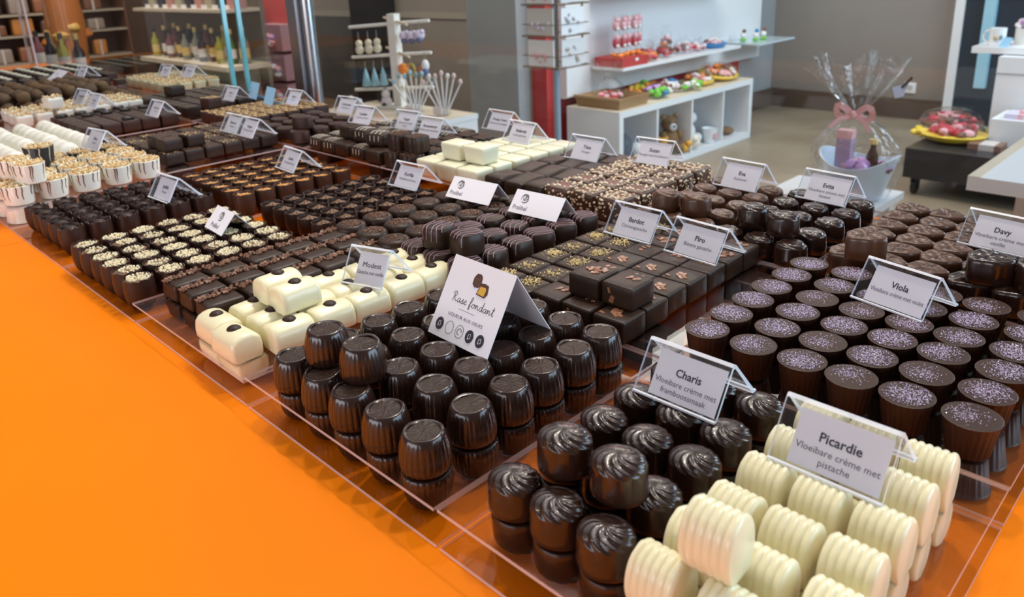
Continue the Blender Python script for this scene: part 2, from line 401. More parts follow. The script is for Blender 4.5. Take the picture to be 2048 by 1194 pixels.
def shellcup(k, H=.0285, rim=.0128, m=EG, jag=.0011, belly=.0135, foot=.0085, n=40, flute=0):
    b = MB(); rn = random.Random(k)
    jg = [rn.uniform(-1, 1) for _ in range(n)]
    prof = [(foot*.6, 0), (foot, .0006), (foot+(belly-foot)*.62, H*.18), (belly*.985, H*.42), (belly, H*.62), (rim*1.02, H*.86), (rim, H), (rim-.0009, H+.0001), (rim-.0014, H*.9)]
    rows = []
    for i, (r, z) in enumerate(prof):
        row = []
        for j in range(n):
            t = 2*PI*j/n; dz = jag*jg[j] if i in (6, 7) else 0; kk = 1-(flute*(.5-.5*math.cos(t*24)) if flute else 0)
            row.append((r*kk*math.cos(t), r*kk*math.sin(t), z+dz))
        rows.append(row)
    b.grid(rows, m, True, True, False)
    return b.mesh('cup_shell', ang=50)
def P_nutcup():
    out = []
    for k in range(4):
        rn = random.Random(70+k); f = MB(); f.lathe([(.0116, .0268), (.0112, .0271), (.006, .0275), (.0006, .0276)], ML, 24, cap0=True)
        c = MB(); ox, oy = rn.uniform(-.002, .004), rn.uniform(-.002, .003)
        for i in range((90, 130, 60, 150)[k]):
            a, r = rn.uniform(0, 6.28), .0105*math.sqrt(rn.random()); x, y = ox*1.3+r*math.cos(a), oy*1.3+r*math.sin(a)
            if x*x+y*y < .0110**2: c.chip((x, y, .0279+rn.uniform(0, .0010)), rn.uniform(.0013, .0022), NUT, rn, .8)
        out.append([('cup_shell', shellcup(k)), ('filling', f.mesh('filling')), ('nut_topping', c.mesh('nuts', False))])
    return out
def P_eggcup():
    out = []
    for k in range(3):
        f = MB(); f.lathe([(.0116, .0225), (.0095, .0240), (.007, .0268), (.0045, .0282), (.002, .0288), (.0004, .0289)], EG, 20)
        out.append([('cup_shell', shellcup(10+k, .0285, m=EG, jag=.0014)), ('filling', f.mesh('filling'))])
    return out
def P_starcup():
    out = []
    for k in range(3):
        f = MB(); f.lathe([(.0114, .0235), (.0112, .0238), (.0003, .0242)], EG, 20); n = 40; rows = []
        for u in (1, .8, .55, .3, .14, .03):
            rows.append([((.0100*(.72+.28*math.cos(5*2*PI*j/n+k)))*u*math.cos(2*PI*j/n), (.0100*(.72+.28*math.cos(5*2*PI*j/n+k)))*u*math.sin(2*PI*j/n), .0238+.0045*(1-u)**1.6+.0006*(u < .99)) for j in range(n)])
        f.grid(rows, ML, True, False, True)
        out.append([('cup_shell', shellcup(20+k, .0272, m=EG, jag=.0007)), ('star_filling', f.mesh('star'))])
    return out
def P_caramelcup():
    out = []
    for k in range(3):
        rn = random.Random(90+k); f = MB(); f.lathe([(.0113, .0238), (.0110, .0241), (.0003, .0246)], CAR, 20)
        for i in range(14): f.chip((rn.gauss(0, .004), rn.gauss(0, .004), .0249), .0024, NTO, rn, .7)
        out.append([('cup_shell', shellcup(30+k, .0272, m=MC, jag=.0003, belly=.0131, foot=.0105)), ('caramel_filling', f.mesh('caramel'))])
    return out
def P_disc():
    out = []
    for k in range(4):
        rn = random.Random(110+k); b = MB(); b.lathe([(.0140, 0), (.0156, .001), (.0162, .005), (.0161, .010), (.0152, .0135), (.0135, .0152), (.009, .0160), (.0004, .0162)], DB, 32)
        c = MB(); n = (45, 75, 25, 90)[k]
        for i in range(n):
            a, r = rn.uniform(0, 6.28), .011*math.sqrt(rn.random()); x = (.002 if k != 2 else .006)+r*math.cos(a)*(.9 if k != 2 else .5); y = r*math.sin(a)
            if x*x+y*y < .0128**2: c.chip((x, y, .0163), rn.uniform(.0012, .0020), FLK, rn, .7)
        out.append([('praline', b.mesh('disc')), ('flake_topping', c.mesh('flakes', False))])
    return out
def P_stripe():
    out = []
    for k in range(4):
        rn = random.Random(130+k); n = 48; b = MB()
        def sup(t): return 1/((abs(math.cos(t))**3+abs(math.sin(t))**3)**(1/3))
        prof = [(.0135, 0), (.0146, .001), (.0150, .005), (.0149, .012), (.0143, .0165), (.0130, .0188), (.009, .0199), (.0004, .0203)]
        b.lathe(prof, DB, n, mod=lambda t, r, z: sup(t)*(.93 if True else 1))
        def surf(t, s_):
            L = len(prof)-1; q = s_*L; i = min(int(q), L-1); f = q-i; r = prof[i][0]*(1-f)+prof[i+1][0]*f; z = prof[i][1]*(1-f)+prof[i+1][1]*f
            return r, z
        def height(x, y):
            rr = math.hypot(x, y)/(sup(math.atan2(y, x))*.93+1e-9)
            for i in range(4, 7):
                r0, z0 = prof[i]; r1, z1 = prof[i+1]
                if r1 <= rr <= r0: return z1+(z0-z1)*(rr-r1)/(r0-r1)
            return prof[4][1] if rr > .0143 else .0203
        c = MB(); offs = [(-.0095, .0), (-.0045, .001), (.0005, -.0005), (.0055, .0008), (.0098, .0004)][(k == 1):(5 if k != 3 else 3)]
        for o_, wob in offs:
            pts = []
            for i in range(15):
                u = -1+2*i/14; x = o_+wob*math.sin(u*3+k)+.0012*math.sin(u*4); lim = math.sqrt(max(0, .0142**2-x*x*.7))*1.0; y = u*lim
                pts.append((x, y, height(x, y)+.0001))
            e = pts[0]; e2 = pts[-1]
            if (k+int(o_*1e4)) % 2: pts = [(e[0]*1.01, e[1]*1.035, e[2]-.006-.004*rn.random())]+pts
            else: pts = pts+[(e2[0]*1.01, e2[1]*1.035, e2[2]-.005-.005*rn.random())]
            c.tube(pts, .00034, PNK, 5)
        out.append([('praline', b.mesh('striped')), ('icing_stripes', c.mesh('stripes'))])
    return out
def P_gold():
    out = []
    for k in range(4):
        rn = random.Random(150+k); b = MB(); b.rbox(.0275, .0275, .0165, .003, DB); c = MB(); ox, oy = rn.uniform(-.004, .002), rn.uniform(-.004, .004)
        for i in range((150, 110, 130, 70)[k]):
            x, y = ox+rn.gauss(0, .0046), oy+rn.gauss(0, .0046)
            if abs(x) < .012 and abs(y) < .012: c.chip((x, y, .0167+rn.uniform(0, .0007)), rn.uniform(.0007, .0015), GLD, rn, .9)
        out.append([('praline', b.mesh('gold_square')), ('crumb_topping', c.mesh('crumbs', False))])
    return out
def P_copper():
    out = []
    for k in range(4):
        rn = random.Random(170+k); b = MB(); b.rbox(.0278, .0278, .0178, .0022, DB); c = MB(); ox, oy = rn.uniform(-.005, .004), rn.uniform(-.004, .005)
        for i in range((5, 12, 8, 3)[k]):
            x, y = ox+rn.gauss(0, .0036), oy+rn.gauss(0, .0036); x = max(-.011, min(.011, x)); y = max(-.011, min(.011, y))
            c.chip((x, y, .0181+i*.00004), .0058, COP, rn, .12, (rn.uniform(-.12, .12), rn.uniform(-.12, .12), 1))
        if k == 0:
            for zz in (.012, .007, .0045): c.chip((rn.uniform(-.010, .010), -.0141, zz), .0050, COP, rn, .12, (0, -1, 0))
        out.append([('praline', b.mesh('copper_square')), ('copper_flakes', c.mesh('flakes', False))])
    return out
def P_sugarcup():
    out = []
    for k in range(5):
        rn = random.Random(190+k); b = MB(); n = 96
        prof = [(.0100, 0), (.0109, .0005), (.0139, .0195), (.0144, .0205), (.0146, .0209), (.0139, .0212), (.0132, .0210)]
        b.lathe(prof, MR, n, mod=lambda t, r, z: 1-(.075 if z < .0190 else .012)*(.5-.5*math.cos(t*24)), cap1=False)
        b.lathe([(.0132, .0210), (.008, .0213), (.0003, .0214)], MK if k == 9 else MR, n, cap0=False)
        c = MB(); ox, oy = rn.uniform(-.002, .004), rn.uniform(-.002, .003); sp = (.0066, .0078, .0066, .0060, .0052)[k]
        for i in range((640, 800, 540, 440, 210)[k]):
            x, y = ox+rn.gauss(0, sp), oy+rn.gauss(0, sp)
            if x*x+y*y < .0126**2: c.crystal((x, y, .0214), rn.uniform(.00025, .00048), SUG, rn)
        out.append([('cup', b.mesh('sugar_cup', ang=50)), ('sugar_topping', c.mesh('sugar', False))])
    return out
def P_flower(m):
    out = []
    for k in range(2):
        b = MB(); n = 72; rows = []
        def rr(t): return 1+.10*math.cos(3*t)+.05*math.cos(6*t)
        for r, z in ((.0124, 0), (.0131, .0007), (.0130, .008), (.0129, .0160), (.0125, .0184), (.0116, .0193), (.0100, .0194)):
            rows.append([(r*rr(2*PI*j/n)*1.17*math.cos(2*PI*j/n), r*rr(2*PI*j/n)*1.06*math.sin(2*PI*j/n), z) for j in range(n)])
        for r in (.0075, .005, .0028, .0004):
            rows.append([(r*rr(2*PI*j/n)*math.cos(2*PI*j/n), r*rr(2*PI*j/n)*math.sin(2*PI*j/n), .0193+.0009*math.cos(3*2*PI*j/n+PI*.3+k)*(r > .002)+.0006*math.cos(9*2*PI*j/n)*(r > .004)) for j in range(n)])
        b.grid(rows, m, True, True, True); out.append([('praline', b.mesh('flower', ang=60))])
    return out
def P_swirl(m):
    out = []
    for k in range(3):
        b = MB(); n = 56; rows = []
        for r, z in ((.0126, 0), (.0136, .0006), (.0134, .006), (.0130, .0125), (.0126, .0148)):
            rows.append([(r*1.06*math.cos(2*PI*j/n), r*.97*math.sin(2*PI*j/n), z) for j in range(n)])
        K = 14
        for i in range(1, K+1):
            u = i/K; r = .0126*math.cos(u*PI/2)**.7 if i < K else .0002; row = []
            for j in range(n):
                t = 2*PI*j/n; x = r*1.06*math.cos(t); y = r*.97*math.sin(t); q = math.hypot(x-.004, y-.002)
                z = .0148+.0052*math.sin(u*PI/2)+.00065*math.sin(q*1500+math.atan2(y-.002, x-.004)+k)*math.sin(PI*min(1, u*1.2))**.5
                row.append((x, y, z))
            rows.append(row)
        b.grid(rows, m, True, True, True); out.append([('praline', b.mesh('swirl', ang=75))])
    return out
def P_nougat():
    out = []
    for k in range(3):
        rn = random.Random(230+k); b = MB(); S = .0325; b.rbox(S, S, .0255, .003, MK); c = MB()
        for i in range(185):
            f = rn.randrange(5); u, v = rn.uniform(-.015, .015), rn.uniform(-.015, .015)
            if f == 0: p = (u, v, .0258)
            else:
                h = rn.uniform(.002, .024)
                if h > .008+.012*rn.random() and rn.random() < .25: continue
                p = ((S/2+.0002)*(1 if f == 1 else -1), v, h) if f < 3 else (u, (S/2+.0002)*(1 if f == 3 else -1), h)
            c.ball(p, rn.uniform(.0008, .0018), NGT, 6, 4, .9, .15, rn)
        out.append([('praline', b.mesh('nougat_cube')), ('nougat_crumbs', c.mesh('crumbs'))])
    return out
def P_plainbar():
    out = []
    for k in range(2):
        b = MB(); b.rbox(.031, .043, .0205, .0045, DB, fn=lambda q: (q[0], q[1], q[2]+.0012*math.sin(q[1]*90+k*2)*(q[2] > 0))); out.append([('praline', b.mesh('plain_bar'))])
    return out
def P_cream():
    b = MB(); b.rbox(.0368, .0308, .0225, .0035, CC, fn=lambda q: (q[0]*(.90+.10*(q[2]/.0225+.5)), q[1]*(.90+.10*(q[2]/.0225+.5)), q[2]))
    return [[('praline', b.mesh('cream_cube'))]]
def P_drizzle():
    out = []
    for k in range(3):
        rn = random.Random(250+k); b = MB(); b.rbox(.034, .0275, .0185, .004, DB); c = MB()
        for q in range(0 if k == 2 else 3):
            x0 = -.010+q*.008; c.tube([(x0+.003, -.0142, .006+.004*rn.random()), (x0+.003, -.0139, .0145)]+[(x0+.003*math.cos(i*.9), -.0105+.0035*i, .0187) for i in range(7)]+[(x0, .0138, .015)], .0005, WDR, 5)
        out.append([('praline', b.mesh('drizzle_bar'))]+([('white_drizzle', c.mesh('drizzle'))] if k < 2 else []))
    return out
def P_scallop(m=DB, chips=True, big=1.0):
    rn = random.Random(270); b = MB(); n = 64
    b.lathe([(.0135*big, 0), (.0148*big, .0008), (.0150*big, .012), (.0148*big, .0205), (.0140*big, .0218), (.0004, .0222)], m, n, mod=lambda t, r, z: (1+.05*math.cos(8*t))*1/((abs(math.cos(t))**3.5+abs(math.sin(t))**3.5)**(1/3.5))*.95)
    c = MB()
    for i in range(60): c.chip((rn.uniform(-.011, .011), rn.uniform(-.011, .011), .0222), .0015, FLK, rn, .7)
    return [[('praline', b.mesh('scallop_box'))]+([('flake_topping', c.mesh('flakes', False))] if chips else [])]
def P_ramekin(dark=False):
    out = []; base = mat('black_cup', (.02, .02, .02), .4) if dark else WP
    for k in range(2 if not dark else 1):
        rn = random.Random(290+k); b = MB(); n = 120; H = .0235
        b.lathe([(.0150, 0), (.0162, .0006), (.0186, H), (.0180, H+.0006), (.0172, H-.002)], base, n, mod=lambda t, r, z: 1-.02*(.5-.5*math.cos(t*40)), cap1=True, sx=1.15, sy=.98)
        c = MB()
        for i in range(130):
            a, r = rn.uniform(0, 6.28), .0172*math.sqrt(rn.random()); c.chip((r*1.15*math.cos(a), r*.98*math.sin(a), H-.0002+rn.uniform(0, .0025)), rn.uniform(.0022, .0040), NTO if i % 3 else NUT, rn, .8)
        s_ = MB()
        for a in ([-1.4, -1.15, -.5, -.2, .5, .8, 2, 3, 4.2] if not dark else [-1, -.6, .2]):
            a += rn.uniform(-.15, .15); pts = []
            z1 = rn.uniform(.001, .012)
            for i in range(7):
                z = H-(H-z1)*i/6; r = .0152+(.0186-.0152)*z/H+.0001; t = a+.03*math.sin(i*1.3); pts.append((r*1.15*math.cos(t), r*.98*math.sin(t), z))
            s_.tube(pts, .0007, STR if not dark else WDR, 5)
        out.append([('cup', b.mesh('ramekin_cup', ang=50)), ('nut_topping', c.mesh('nuts', False)), ('chocolate_streaks', s_.mesh('streaks'))])
    return out
def P_pillow():
    b = MB(); L = .092; N = 40; rows = []; n = 16
    for i in range(N+1):
        u = i/N; e = min(u, 1-u); sc = (1-.35*max(0, 1-e/.08)**2)*(.93+.07*abs(math.sin(u*PI*3)))
        x = -L/2+L*u; row = []
        for j in range(n):
            t = PI*j/(n-1); row.append((x, .0165*math.cos(t)*sc, .0005+.029*sc*math.sin(t)**.75))
        rows.append(row)
    b.grid(rows, WP, True, True, True); return [[('praline', b.mesh('pillow', ang=60))]]
def P_golddust():
    out = []
    for k in range(2):
        rn = random.Random(310+k); b = MB(); b.rbox(.029, .0285, .0185, .003, DK); c = MB()
        for i in range(40): c.chip((rn.gauss(0, .006), rn.uniform(-.0125, .0125), .0186), rn.uniform(.0008, .0022), NTO if k else FLK, rn, .5)
        out.append([('praline', b.mesh('dust_square')), ('crumb_topping', c.mesh('crumbs', False))])
    return out
def P_square(m=DK, button=False):
    b = MB(); b.rbox(.034, .0325, .0205, .003, m); r = [('praline', b.mesh('plain_square'))]
    if button:
        c = MB(); c.lathe([(.0095, 0), (.0108, .0012), (.0108, .0040), (.0090, .0052), (.007, .0040), (.0003, .0040)], pal('button_black', (.012, .008, .006), .35), 20, z0=.0205); r.append(('chocolate_button', c.mesh('button')))
    return [r]
def P_chipcube():
    rn = random.Random(330); b = MB(); b.rbox(.030, .029, .0205, .003, MR); c = MB()
    for i in range(40): c.chip((rn.uniform(-.013, .013), rn.uniform(-.0125, .0125), .0207), rn.uniform(.002, .004), NTO, rn, .5)
    return [[('praline', b.mesh('chip_cube')), ('nut_topping', c.mesh('nuts', False))]]
def P_oval():
    b = MB(); b.lathe([(.0165, 0), (.0180, .0008), (.0182, .014), (.0165, .0180), (.012, .0192), (.0004, .0195)], MR, 36, mod=lambda t, r, z: 1+.04*math.cos(4*t), sx=1.1, sy=.85)
    return [[('praline', b.mesh('oval'))]]
def P_boat(m):
    rn = random.Random(350); b = MB(); b.rbox(.036, .030, .022, .004, m, fn=lambda q: (q[0]*(.85+.15*(q[2]/.022+.5)), q[1]*(.85+.15*(q[2]/.022+.5)), q[2])); c = MB()
    for i in range(60): c.chip((rn.uniform(-.016, .016), rn.uniform(-.013, .013), .0222+rn.uniform(0, .003)), rn.uniform(.003, .005), NTO if i % 2 else NUT, rn, .7)
    return [[('praline', b.mesh('boat')), ('nut_topping', c.mesh('nuts', False))]]
def P_truffle():
    out = []
    for k in range(3):
        rn = random.Random(370+k); b = MB(); b.ball((0, 0, .013), .0145, mat('cocoa_dust_%s' % 'abc'[k], (.085+.02*k, .048+.01*k, .026), .75), 12, 8, .9, .14, rn); out.append([('praline', b.mesh('truffle', ang=80))])
    return out
def P_reeded():
    b = MB(); n = 80; b.lathe([(.022, 0), (.023, .001), (.0195, .032), (.0185, .033), (.0004, .0335)], MR, n, mod=lambda t, r, z: (1-.03*(.5-.5*math.cos(t*20)))/((abs(math.cos(t))**4+abs(math.sin(t))**4)**(1/4))*.95)
    return [[('praline', b.mesh('reeded'))]]
def P_topped():
    rn = random.Random(390); b = MB(); b.rbox(.038, .032, .020, .004, DK); c = MB(); c.rbox(.026, .014, .0035, .0015, CC, z0=.0198)
    return [[('praline', b.mesh('topped_square')), ('cream_topping', c.mesh('cream'))]]
# ------------------------------------------------------------------ placing
ORD = ['first', 'second', 'third', 'fourth', 'fifth', 'sixth', 'seventh', 'eighth', 'ninth', 'tenth', 'eleventh', 'twelfth']
COUNT = {}
PM = {}
def place(kind, protos, x, y, z, rz, label, group, pick=None, flip=False, sc=1.0, tilt=(0, 0)):
    parts = protos[R.randrange(len(protos)) if pick is None else pick % len(protos)]
    rot = (tilt[0], tilt[1], rz)
    if flip: z = z+sc*PM[id(protos)]
    if len(parts) == 1:
        o = bpy.data.objects.new(kind, parts[0][1]); COL.objects.link(o)
    else:
        o = bpy.data.objects.new(kind, None); o.empty_display_size = .01; COL.objects.link(o)
        for nm, me in parts:
            c = bpy.data.objects.new(nm, me); COL.objects.link(c); c.parent = o
    o.location = (x, y, z); o.rotation_euler = (rot[0]+(PI if flip else 0), rot[1], rot[2]); o.scale = (1, 1, sc)
    tag(o, label, 'chocolate', group); return o
def top_of(protos):
    hs = max(v.co.z for p in protos[:1] for _, me in p for v in me.vertices); PM[id(protos)] = hs; return hs
def block(kind, protos, xs, ys, z, desc, left, front, group, rz=0, jit=.0006, jr=.06, skip=(), rowx=None, pick=None, spin=False, rname='row'):
    top_of(protos)
    for r, y in enumerate(ys):
        for c, x in enumerate(rowx(r) if rowx else xs):
            if (r, c) in skip: continue
            lab = '%s, %s from the %s, %s %s from the %s' % (desc, ORD[c], left, ORD[r], rname, front)
            place(kind, protos, x+R.uniform(-jit, jit), y+R.uniform(-jit, jit), z, (R.uniform(0, 6.28) if spin else rz+R.uniform(-jr, jr)), lab, group, pick(r, c) if pick else None)
Z = lambda zs: CT+zs+.002
Z0, Z1, Z2, ZM = Z(.0225), Z(.0235), Z(.022), Z(.018)
# --- dark barrels
BAR = P_barrel(); SHL = P_shell(); RID = P_ridged(); LOG = P_log(); FBR = P_flakebar(); SUGC = P_sugarcup()
for q in (BAR, SHL, RID, LOG, FBR, SUGC): top_of(q)
block('barrel_chocolate', BAR, [-.4225, -.389, -.357, -.324, -.292], [.213, .249, .279, .307, .337, .367], Z0, 'glossy dark barrel', 'white logs', 'counter edge', 'dark barrels on the raised sheet', jr=.5, jit=.001)
for i, (x, y) in enumerate(((-.400, .2245), (-.3655, .2275))):
    place('barrel_chocolate', BAR, x, y, Z0+.0217, .3+i, 'glossy dark barrel stacked on top of the others, '+('beside the white logs' if i == 0 else 'closer to the rose card'), 'stacked dark barrels')
def under(kind, protos, pts, desc, left, group, rz=0, sc=.93):
    for i, (x, y) in enumerate(pts):
        place(kind, protos, x, y, ZB, rz+R.uniform(-.05, .05), '%s, %s from the %s' % (desc, ORD[i], left), group, flip=True, sc=sc)
def under_block(kind, protos, xs, ys, desc, left, front, group, sc, rz=0, skip=()):
    for r, y in enumerate(ys):
        for c, x in enumerate(xs(r) if callable(xs) else xs):
            if (r, c) in skip: continue
            place(kind, protos, x, y, ZB, rz+R.uniform(-.05, .05), '%s upside down below the sheet, %s from the %s, %s row from the %s' % (desc, ORD[c], left, ORD[r], front), group, flip=True, sc=sc)
under_block('barrel_chocolate', BAR, [-.4235, -.390, -.357, -.324, -.292], [.214, .249, .279, .307, .337, .367], 'dark barrel', 'logs', 'edge', 'upside down barrels under the sheet', .0203/PM[id(BAR)])
# --- swirl shells
block('shell_chocolate', SHL, [-.2305, -.202, -.1735], [.220, .257, .291, .322, .358], Z1, 'dark swirl shell', 'dark barrels', 'counter edge', 'dark swirl shells on the raised sheet', rz=.2, jr=.25)
place('shell_chocolate', SHL, -.2135, .2395, Z1+.0213, .4, 'dark swirl shell stacked on the others beside the barrels', 'stacked swirl shells')
place('shell_chocolate', SHL, -.1825, .2415, Z1+.0213, .1, 'dark swirl shell stacked on the others beside the white ridged chocolates', 'stacked swirl shells')
under_block('shell_chocolate', SHL, [-.2305, -.202, -.1735], [.222, .257, .291, .322, .358], 'dark shell', 'barrels', 'edge', 'upside down shells under the sheet', .0212/PM[id(SHL)])
# --- ridged white logs
xs = [-.1385, -.1125, -.0865]
block('ridged_chocolate', RID, [-.139, -.113, -.0865], [.217, .244, .271, .300, .330, .360], Z1, 'ridged white chocolate', 'dark shells', 'counter edge', 'ridged white chocolates on the raised sheet', jr=.05, skip=((4, 1),), rowx=lambda r: [-.1395, -.1130, -.0865] if r > 1 else [-.1425, -.1110, -.0815])
for i, p in enumerate([(-.141, .362)]): pass
place('ridged_chocolate', RID, -.1235, .226, Z1+.0262, .05, 'ridged white chocolate stacked on top of the front row', 'stacked ridged chocolates')
under_block('ridged_chocolate', RID, [-.1395, -.113, -.087], [.217, .244, .271, .300, .330, .360], 'ridged log', 'shells', 'edge', 'upside down ridged chocolates under the sheet', .0212/PM[id(RID)])
# --- white logs with dots
block('white_log_chocolate', LOG, [-.5405, -.5135, -.487], [.2445, .279, .312, .3465, .380], ZM, 'white log with dark dot', 'flake bars', 'front pair', 'white logs with dark dots', jr=.04)
place('white_log_chocolate', LOG, -.538, .2135, ZM, PI/2, 'white log turned sideways at the counter edge beside the flake bars', 'sideways white logs')
place('white_log_chocolate', LOG, -.5035, .2105, ZM, PI/2+.05, 'white log turned sideways at the counter edge beside the barrels', 'sideways white logs')
place('white_log_chocolate', LOG, -.5335, .2635, ZM+.0187, .03, 'white log stacked on top beside the flake bars', 'stacked white logs')
place('white_log_chocolate', LOG, -.5065, .2625, ZM+.0187, .02, 'white log stacked on top beside the framed price sign', 'stacked white logs')
LGP = [[p[0]] for p in LOG]; PM[id(LGP)] = .0195
under('white_log_chocolate', LGP, [(-.538, .214), (-.504, .214)], 'upside down white log under the clear sheet', 'flake bars', 'upside down white logs', PI/2, sc=.0158/.0195)
# --- flake bars
block('flake_bar_chocolate', FBR, [-.641, -.609, -.576], [.2335, .2695, .305, .340, .3755], ZM, 'dark bar with flake strip', 'nut cups', 'counter edge', 'dark bars with flake strips', jr=.05)
FBP = [[p[0]] for p in FBR]; PM[id(FBP)] = .0155
under('flake_bar_chocolate', FBP, [(-.641, .234), (-.609, .234), (-.576, .234)], 'upside down dark bar under the clear sheet', 'nut cups', 'upside down dark bars', sc=.0158/.0155)
# --- cups standing directly on the base trays
block('nut_cup_chocolate', P_nutcup(), [-.829, -.8015, -.773, -.7455, -.717, -.690], [.210, .2385, .2665, .2945, .3225, .3505], ZB, 'dark cup of pale nuts', 'egg cups', 'counter edge', 'dark cups with chopped nuts', spin=True)
block('egg_cup_chocolate', P_eggcup(), [-1.028, -.9965, -.966, -.936, -.905], [.2185, .248, .2775, .307, .3365, .366], ZB, 'jagged dark egg cup', 'ramekin cups', 'counter edge', 'jagged dark egg cups', spin=True)
block('caramel_cup_chocolate', P_caramelcup(), [-1.022, -.993, -.964, -.935, -.906, -.877], [.405, .4325, .4595, .487, .5155, .5445], ZB, 'brown cup of caramel', 'gold squares', 'egg cups', 'brown cups with caramel', spin=True)
block('star_cup_chocolate', P_starcup(), [-.8085, -.7815, -.754, -.7265, -.699], [.406, .4345, .461, .489, .517, .545], ZB, 'dark cup with pale star', 'caramel cups', 'nut cups', 'dark cups with star filling', spin=True)
# --- round flake discs and striped
block('round_flake_chocolate', P_disc(), [-.642, -.606, -.5715], [.4035, .4365, .469, .501, .533, .566], Z2, 'round dark flaked praline', 'star cups', 'flake bars', 'round dark flaked pralines', jr=.6)
STP = P_stripe()
block('striped_chocolate', STP, [-.534, -.5015, -.4685], [.403, .4345, .466, .4965, .5275, .559], Z2, 'pink striped dark praline', 'flaked rounds', 'white logs', 'pink striped dark pralines', jr=.5)
place('striped_chocolate', STP, -.5115, .411, Z2+.0198, .3, 'pink striped praline stacked on top beside the flaked rounds', 'stacked striped pralines', 0)
place('striped_chocolate', STP, -.4785, .415, Z2+.0198, -.2, 'pink striped praline stacked on top behind the rose card', 'stacked striped pralines', 1)
# --- gold crumb squares, copper flake squares
GDS = P_gold(); CPS = P_copper()
block('gold_crumb_chocolate', GDS, [-.4225, -.3945], [.4335, .4625, .491, .5195, .548, .576], Z2, 'dark square with golden crumbs', 'striped pralines', 'barrels', 'dark squares with golden crumbs', jr=.05)
block('gold_crumb_chocolate', GDS, [-.4225, -.3945], [.4045], Z2, 'front dark square with golden crumbs', 'striped pralines', 'barrels', 'dark squares with golden crumbs', jr=.05)
place('gold_crumb_chocolate', GDS, -.372, .4045-.0, Z2, .02, 'dark square with golden crumbs touching the copper flake squares at the barrels', 'dark squares with golden crumbs') if False else None
block('copper_flake_chocolate', CPS, [-.3655, -.3365+.002, -.3075+.001-.0], [.4055, .4345, .463, .4915, .520, .5485, .577], Z2, 'dark square with copper flakes', 'gold squares', 'barrels', 'dark squares with copper flakes', jr=.03, rowx=lambda r: [-.3655, -.336, -.3065] if r < 2 else [-.366, -.3375, -.309, ][:3])
place('copper_flake_chocolate', CPS, -.3415, .420, Z2+.0179, .05, 'dark square stacked on top beside the gold squares', 'stacked copper squares', 1)
place('copper_flake_chocolate', CPS, -.3115, .422, Z2+.0179, .0, 'dark square with flakes on its side stacked on top', 'stacked copper squares', 0)
# --- violet sugar cups
block('sugar_cup_chocolate', SUGC, [-.242, -.2085, -.1755, -.145, -.115, -.0835], [.4150, .4465, .477, .5065, .5365, .567], Z2, 'brown cup of violet sugar', 'copper squares', 'white logs', 'brown cups with violet sugar', spin=True, rowx=lambda r: [-.2415, -.2080, -.1765, -.146, -.1155, -.0835]+([-.0525] if r in (2, 3, 4) else []))
under_block('sugar_cup_chocolate', SUGC, lambda r: [-.2415, -.2080, -.1765, -.146, -.1155, -.0835], [.4150, .4465, .477, .5065, .5365, .567], 'violet cup', 'squares', 'logs', 'upside down sugar cups', .0195/PM[id(SUGC)])
# --- flowers
FM, FD = P_flower(MK), P_flower(DG)
for q in (FM, FD): top_of(q)
def flowers(protos, pts, desc, group):
    for i, (x, y, wh) in enumerate(pts):
        place('flower_chocolate', protos, x, y, Z2, R.uniform(-.15, .15), desc+', '+wh, group)
rows6 = [.6215, .654, .687, .720, .753, .784]
block('flower_chocolate', FM, [-.232, -.2015, -.172], [.619, .650, .679, .7085, .738, .768], Z2, 'milk brown flower praline', 'dark swirls', 'sugar cups', 'milk flower pralines', jr=.15, rowx=lambda r: [-.232, -.2005, -.1705])
block('flower_chocolate', FD, [-.140, -.110, -.080], [.6155, .648, .6805, .713], Z2, 'dark flower praline', 'milk flowers', 'sugar cups', 'dark flower pralines', jr=.15)
place('flower_chocolate', FM, -.2165, .6115, Z2+.0193, .1, 'milk brown flower praline stacked on top beside the dark swirls', 'stacked flower pralines')
place('flower_chocolate', FD, -.1295, .6185, Z2+.0193, .0, 'dark flower praline stacked on top behind the violet cups', 'stacked flower pralines')
place('flower_chocolate', FD, -.098, .6215, Z2+.0193, .3, 'dark flower praline stacked on top at the end of the dark flowers', 'stacked flower pralines')
# --- swirls
SM, SD = P_swirl(MK), P_swirl(DG)
for q in (SM, SD): top_of(q)
block('swirl_chocolate', SM, [-.4275, -.3975, -.3675], [.612, .6475, .683, .717, .750], Z2, 'milk swirl topped praline', 'nougat cubes', 'gold squares', 'milk swirl pralines', jr=.5)
block('swirl_chocolate', SD, [-.3365, -.306, -.2755], [.608, .647, .685, .7205, .757], Z2, 'dark swirl topped praline', 'milk swirls', 'copper squares', 'dark swirl pralines', jr=.5)
place('swirl_chocolate', SM, -.4115, .6195, Z2+.020, .2, 'milk swirl praline stacked on top beside the nougat cubes', 'stacked milk swirls')
place('swirl_chocolate', SM, -.381, .626, Z2+.020, .4, 'milk swirl praline stacked on top beside the dark swirls', 'stacked milk swirls')
place('swirl_chocolate', SD, -.3225, .628, Z2+.020, .2, 'dark swirl praline stacked on top beside the milk swirls', 'stacked dark swirls')
place('swirl_chocolate', SD, -.2905, .622, Z2+.020, .4, 'dark swirl praline stacked on top beside the milk flowers', 'stacked dark swirls')
under_block('flower_chocolate', FD, [-.232, -.2005, -.1705, -.140, -.110, -.080], [.619, .650, .679, .7085, .738, .768], 'dark flower', 'swirls', 'cups', 'upside down flowers under the sheet', .0195/PM[id(FD)])
under_block('swirl_chocolate', SD, [-.4275, -.3975, -.3675, -.3365, -.306, -.2755], [.612, .6475, .684, .719, .753], 'dark swirl', 'nougat', 'squares', 'upside down swirls under the sheet', .0195/PM[id(SD)])
